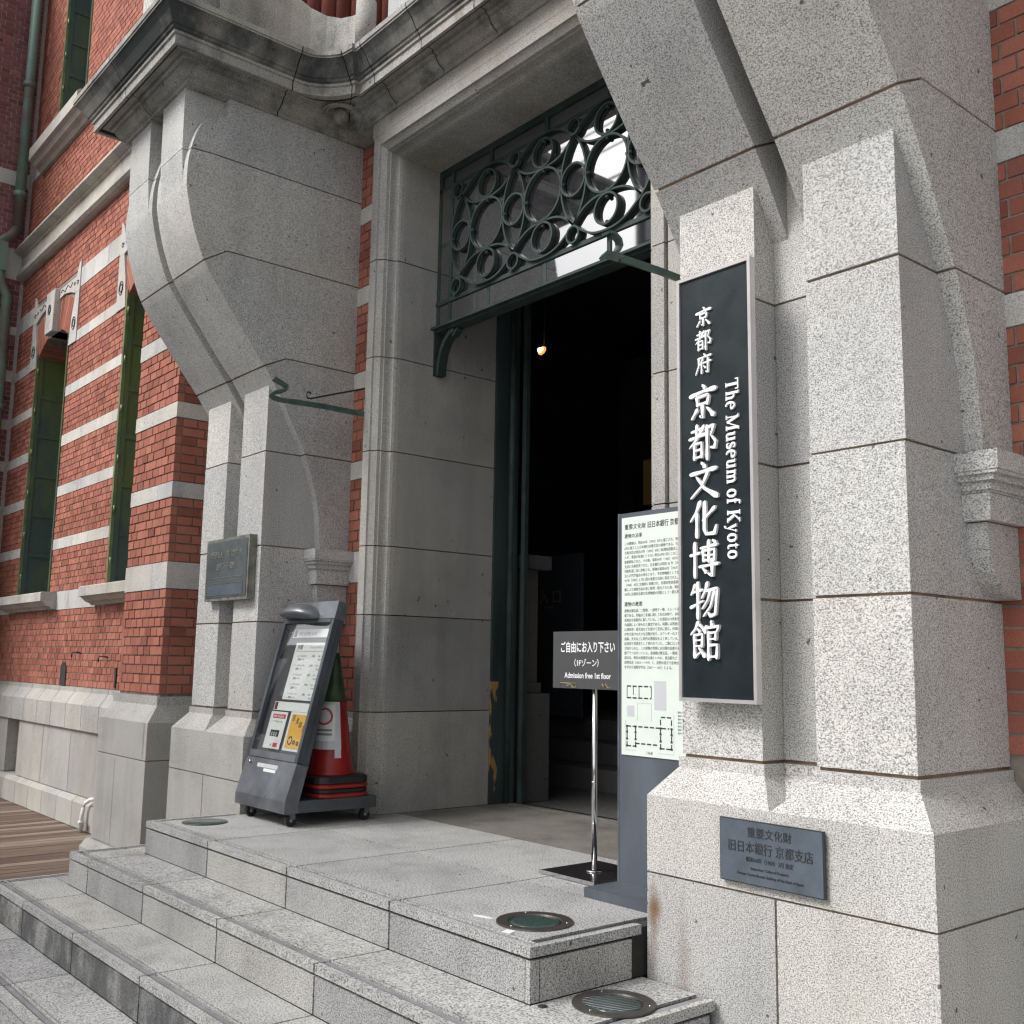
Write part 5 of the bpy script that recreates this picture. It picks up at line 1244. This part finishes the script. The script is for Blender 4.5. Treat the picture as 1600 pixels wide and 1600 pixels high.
# traffic cone with rubber weights, parked on the base
def sqring(name, cx, cy, w, z0, z1, mat, par, hole=.14):
    bm = bmesh.new(); n_ = 32; pts = []
    for k in range(n_):
        a = 2*math.pi*k/n_; c, s_ = math.cos(a), math.sin(a); m_ = max(abs(c), abs(s_)); r = w*(.93/m_+.07)
        if r*min(1, 1) > w*1.25: r = w*1.25
        pts.append((cx+c*r, cy+s_*r))
    for zz in (z0, z1): pass
    aprism(bm, pts, 'z', z0, z1); return finish(name, bm, mat, par, bev=.008)
cn = thing('traffic_cone', 'red traffic cone with green tip and taped notice, behind the poster case', 'traffic cone', (-3.66, 1.17, .165))
CXc, CYc = -3.64, 1.17
for k, (z0, z1, mt) in enumerate(((.168, .198, 'cone'), (.20, .232, 'rubber'), (.234, .262, 'cone'), (.264, .318, 'rubber'))):
    sqring('weight' if mt == 'rubber' else 'base_plate', CXc+.005*k, CYc-.003*k, .225-.004*(k % 2), z0, z1, mt, cn)
lathe('cone_body', [(.185, .318), (.183, .33), (.165, .345), (.125, .62), (.092, .84)], CXc, CYc, 'cone', cn, 32)
lathe('cone_tip', [(.0925, .841), (.075, .95), (.045, 1.13), (.035, 1.2), (.001, 1.2)], CXc, CYc, 'cone_green', cn, 28)
def coneface(nm, a0, a1, z0, z1, mat, off):
    bm = bmesh.new(); rws = []
    for j in range(6):
        z = z0+(z1-z0)*j/5; r = .165-(z-.345)*(.073/.495)+off
        rws.append([bm.verts.new((CXc+r*math.cos(math.radians(a0+(a1-a0)*i/8)), CYc+r*math.sin(math.radians(a0+(a1-a0)*i/8)), z)) for i in range(9)])
    for a, b_ in zip(rws, rws[1:]):
        for i in range(8): bm.faces.new((a[i], a[i+1], b_[i+1], b_[i]))
    bmesh.ops.recalc_face_normals(bm, faces=bm.faces[:]); r_g = bmesh.ops.solidify(bm, geom=bm.faces[:], thickness=.0015); return finish(nm, bm, mat, cn)
coneface('taped_sleeve', -112, -2, .50, .84, 'tape_clear', .004); coneface('taped_notice', -110, -22, .56, .82, 'paper', .007); coneface('tape_strip', -22, -4, .44, .80, 'tape_clear', .006)
for rr in (.055, .045): pass
pr = []
for k in range(24):
    a = k*math.pi/12; z = .735+.055*math.sin(a); ang = math.radians(-62)+.055*math.cos(a)/.11; r = .165-(z-.345)*(.073/.495)+.012
    pr.append((CXc+r*math.cos(ang), CYc+r*math.sin(ang), z))
tube('notice_ring', pr, .007, 'red_print', cn, 5, True)
for zz in (.63, .60): coneface('notice_line', -95, -32, zz, zz+.014, 'ink_grey', .009)
for o in (pcs, cn): o.location += Vector((.112, -.059, .010))*S
# ------------------------------------------------------------------ iron flag brackets
b1 = thing('iron_bracket', 'green curled iron arm and thin stay, reaching out beside the left pier', 'bracket', (-3.75, 1.4, 3.1))
FB = ((0, 0, 1), .020, .008)
tube('arm', [(-3.70, 1.384, 3.122), (-3.70, 1.0, 3.122), (-3.70, .72, 3.112)], 0, 'green_light', b1, flat=FB)
tube('scroll', [(-3.70, .722, 3.112), (-3.70, .64, 3.108), (-3.70, .58, 3.116), (-3.70, .562, 3.132), (-3.70, .59, 3.155), (-3.70, .65, 3.178), (-3.70, .69, 3.20), (-3.70, .69, 3.222), (-3.70, .64, 3.242), (-3.70, .575, 3.265)], 0, 'green_light', b1, flat=((.95, 0, .3), .022, .009))
tube('stay', [(-3.70, 1.384, 3.335), (-3.70, .90, 3.165), (-3.70, .875, 3.165), (-3.70, .862, 3.185), (-3.70, .868, 3.21), (-3.70, .89, 3.215), (-3.70, .90, 3.20)], .0075, 'rubber', b1, 6)
b2 = thing('iron_bracket', 'green iron arm with curled tip reaching out above the name sign', 'bracket', (-.2, .9, 3.1))
tube('arm', [(-.10, 1.54, 3.168), (-.10, .9, 3.168), (-.10, .62, 3.160)], 0, 'green_light', b2, flat=((0, 0, 1), .018, .009))
tube('scroll', [(-.10, .625, 3.160), (-.10, .56, 3.156), (-.10, .515, 3.150), (-.10, .503, 3.135), (-.10, .512, 3.128)], 0, 'green_light', b2, flat=((.95, 0, .3), .022, .009))
tube('scroll', [(-.10, .575, 3.166), (-.10, .60, 3.19), (-.10, .618, 3.222), (-.10, .610, 3.25), (-.10, .575, 3.27), (-.10, .535, 3.268), (-.10, .515, 3.256)], 0, 'green_light', b2, flat=((1, 0, 0), .022, .007))
tube('tie', [(-.10, .548, 3.160), (-.10, .548, 3.262)], 0, 'green', b2, flat=((1, 0, 0), .012, .007))
# ------------------------------------------------------------------ white conduit at the foot of the wall
cd = thing('white_conduit', 'bent white conduit with metal clamp at the foot of the brick wall', 'pipe', (-9.6, 1.33, -.9))
tube('conduit', [(-9.36, 1.42, -.50), (-9.44, 1.38, -.51), (-9.52, 1.36, -.55), (-9.57, 1.35, -.62), (-9.59, 1.345, -.72), (-9.60, 1.345, -.90)], .024, 'plastic_white', cd, 12)
tube('collar', [(-9.60, 1.345, -.80), (-9.60, 1.345, -.765)], .036, 'plastic_white', cd, 12)
box('clamp', -9.56, -9.47, 1.34, 1.365, -.80, -.772, 'chrome', cd, bev=.004); box('clamp', -9.53, -9.48, 1.34, 1.37, -.86, -.80, 'chrome', cd, bev=.004)
# ------------------------------------------------------------------ buildings across the street (seen only mirrored in the glass)
def street_building(nm, label, x0, x1, y0, y1, h, mat, floors, bays):
    t = thing(nm, label, 'building', ((x0+x1)/2, (y0+y1)/2, -.94), 'buildings across the street')
    box('wall', x0, x1, y0, y1, -.94, h, mat, t)
    bm = bmesh.new()
    for f in range(floors):
        for b_ in range(bays):
            a = x0+(x1-x0)*(b_+.2)/bays; c = x0+(x1-x0)*(b_+.8)/bays; z0 = h*(f+.3)/floors
            abox(bm, a, c, y1-.05, y1+.03, z0, z0+h/floors*.5)
    o = finish('window', bm, 'glass', t); o['kind'] = 'stuff'
    return t
street_building('street_building', 'low dark building across the street, farther along to the left', -60, -38, -26, -18, 12, 'dark_facade', 3, 8)
street_building('street_building', 'grey building across the street opposite the entrance', -16.2, -6, -22, -14, 15.8, 'dark_facade', 4, 5)
cb = thing('overhead_cables', 'overhead cables strung along the street, mirrored in the transom glass', 'cable', (-12, -9, 12))
for y_, z_, r2 in ((-9, 12.0, .03), (-9, 12.75, .022), (-9.2, 13.5, .022)): tube('cable', [(-70, y_, z_+.5), (-40, y_, z_-.1), (-12, y_, z_), (15, y_, z_+.4)], r2, 'rubber', cb, 6)
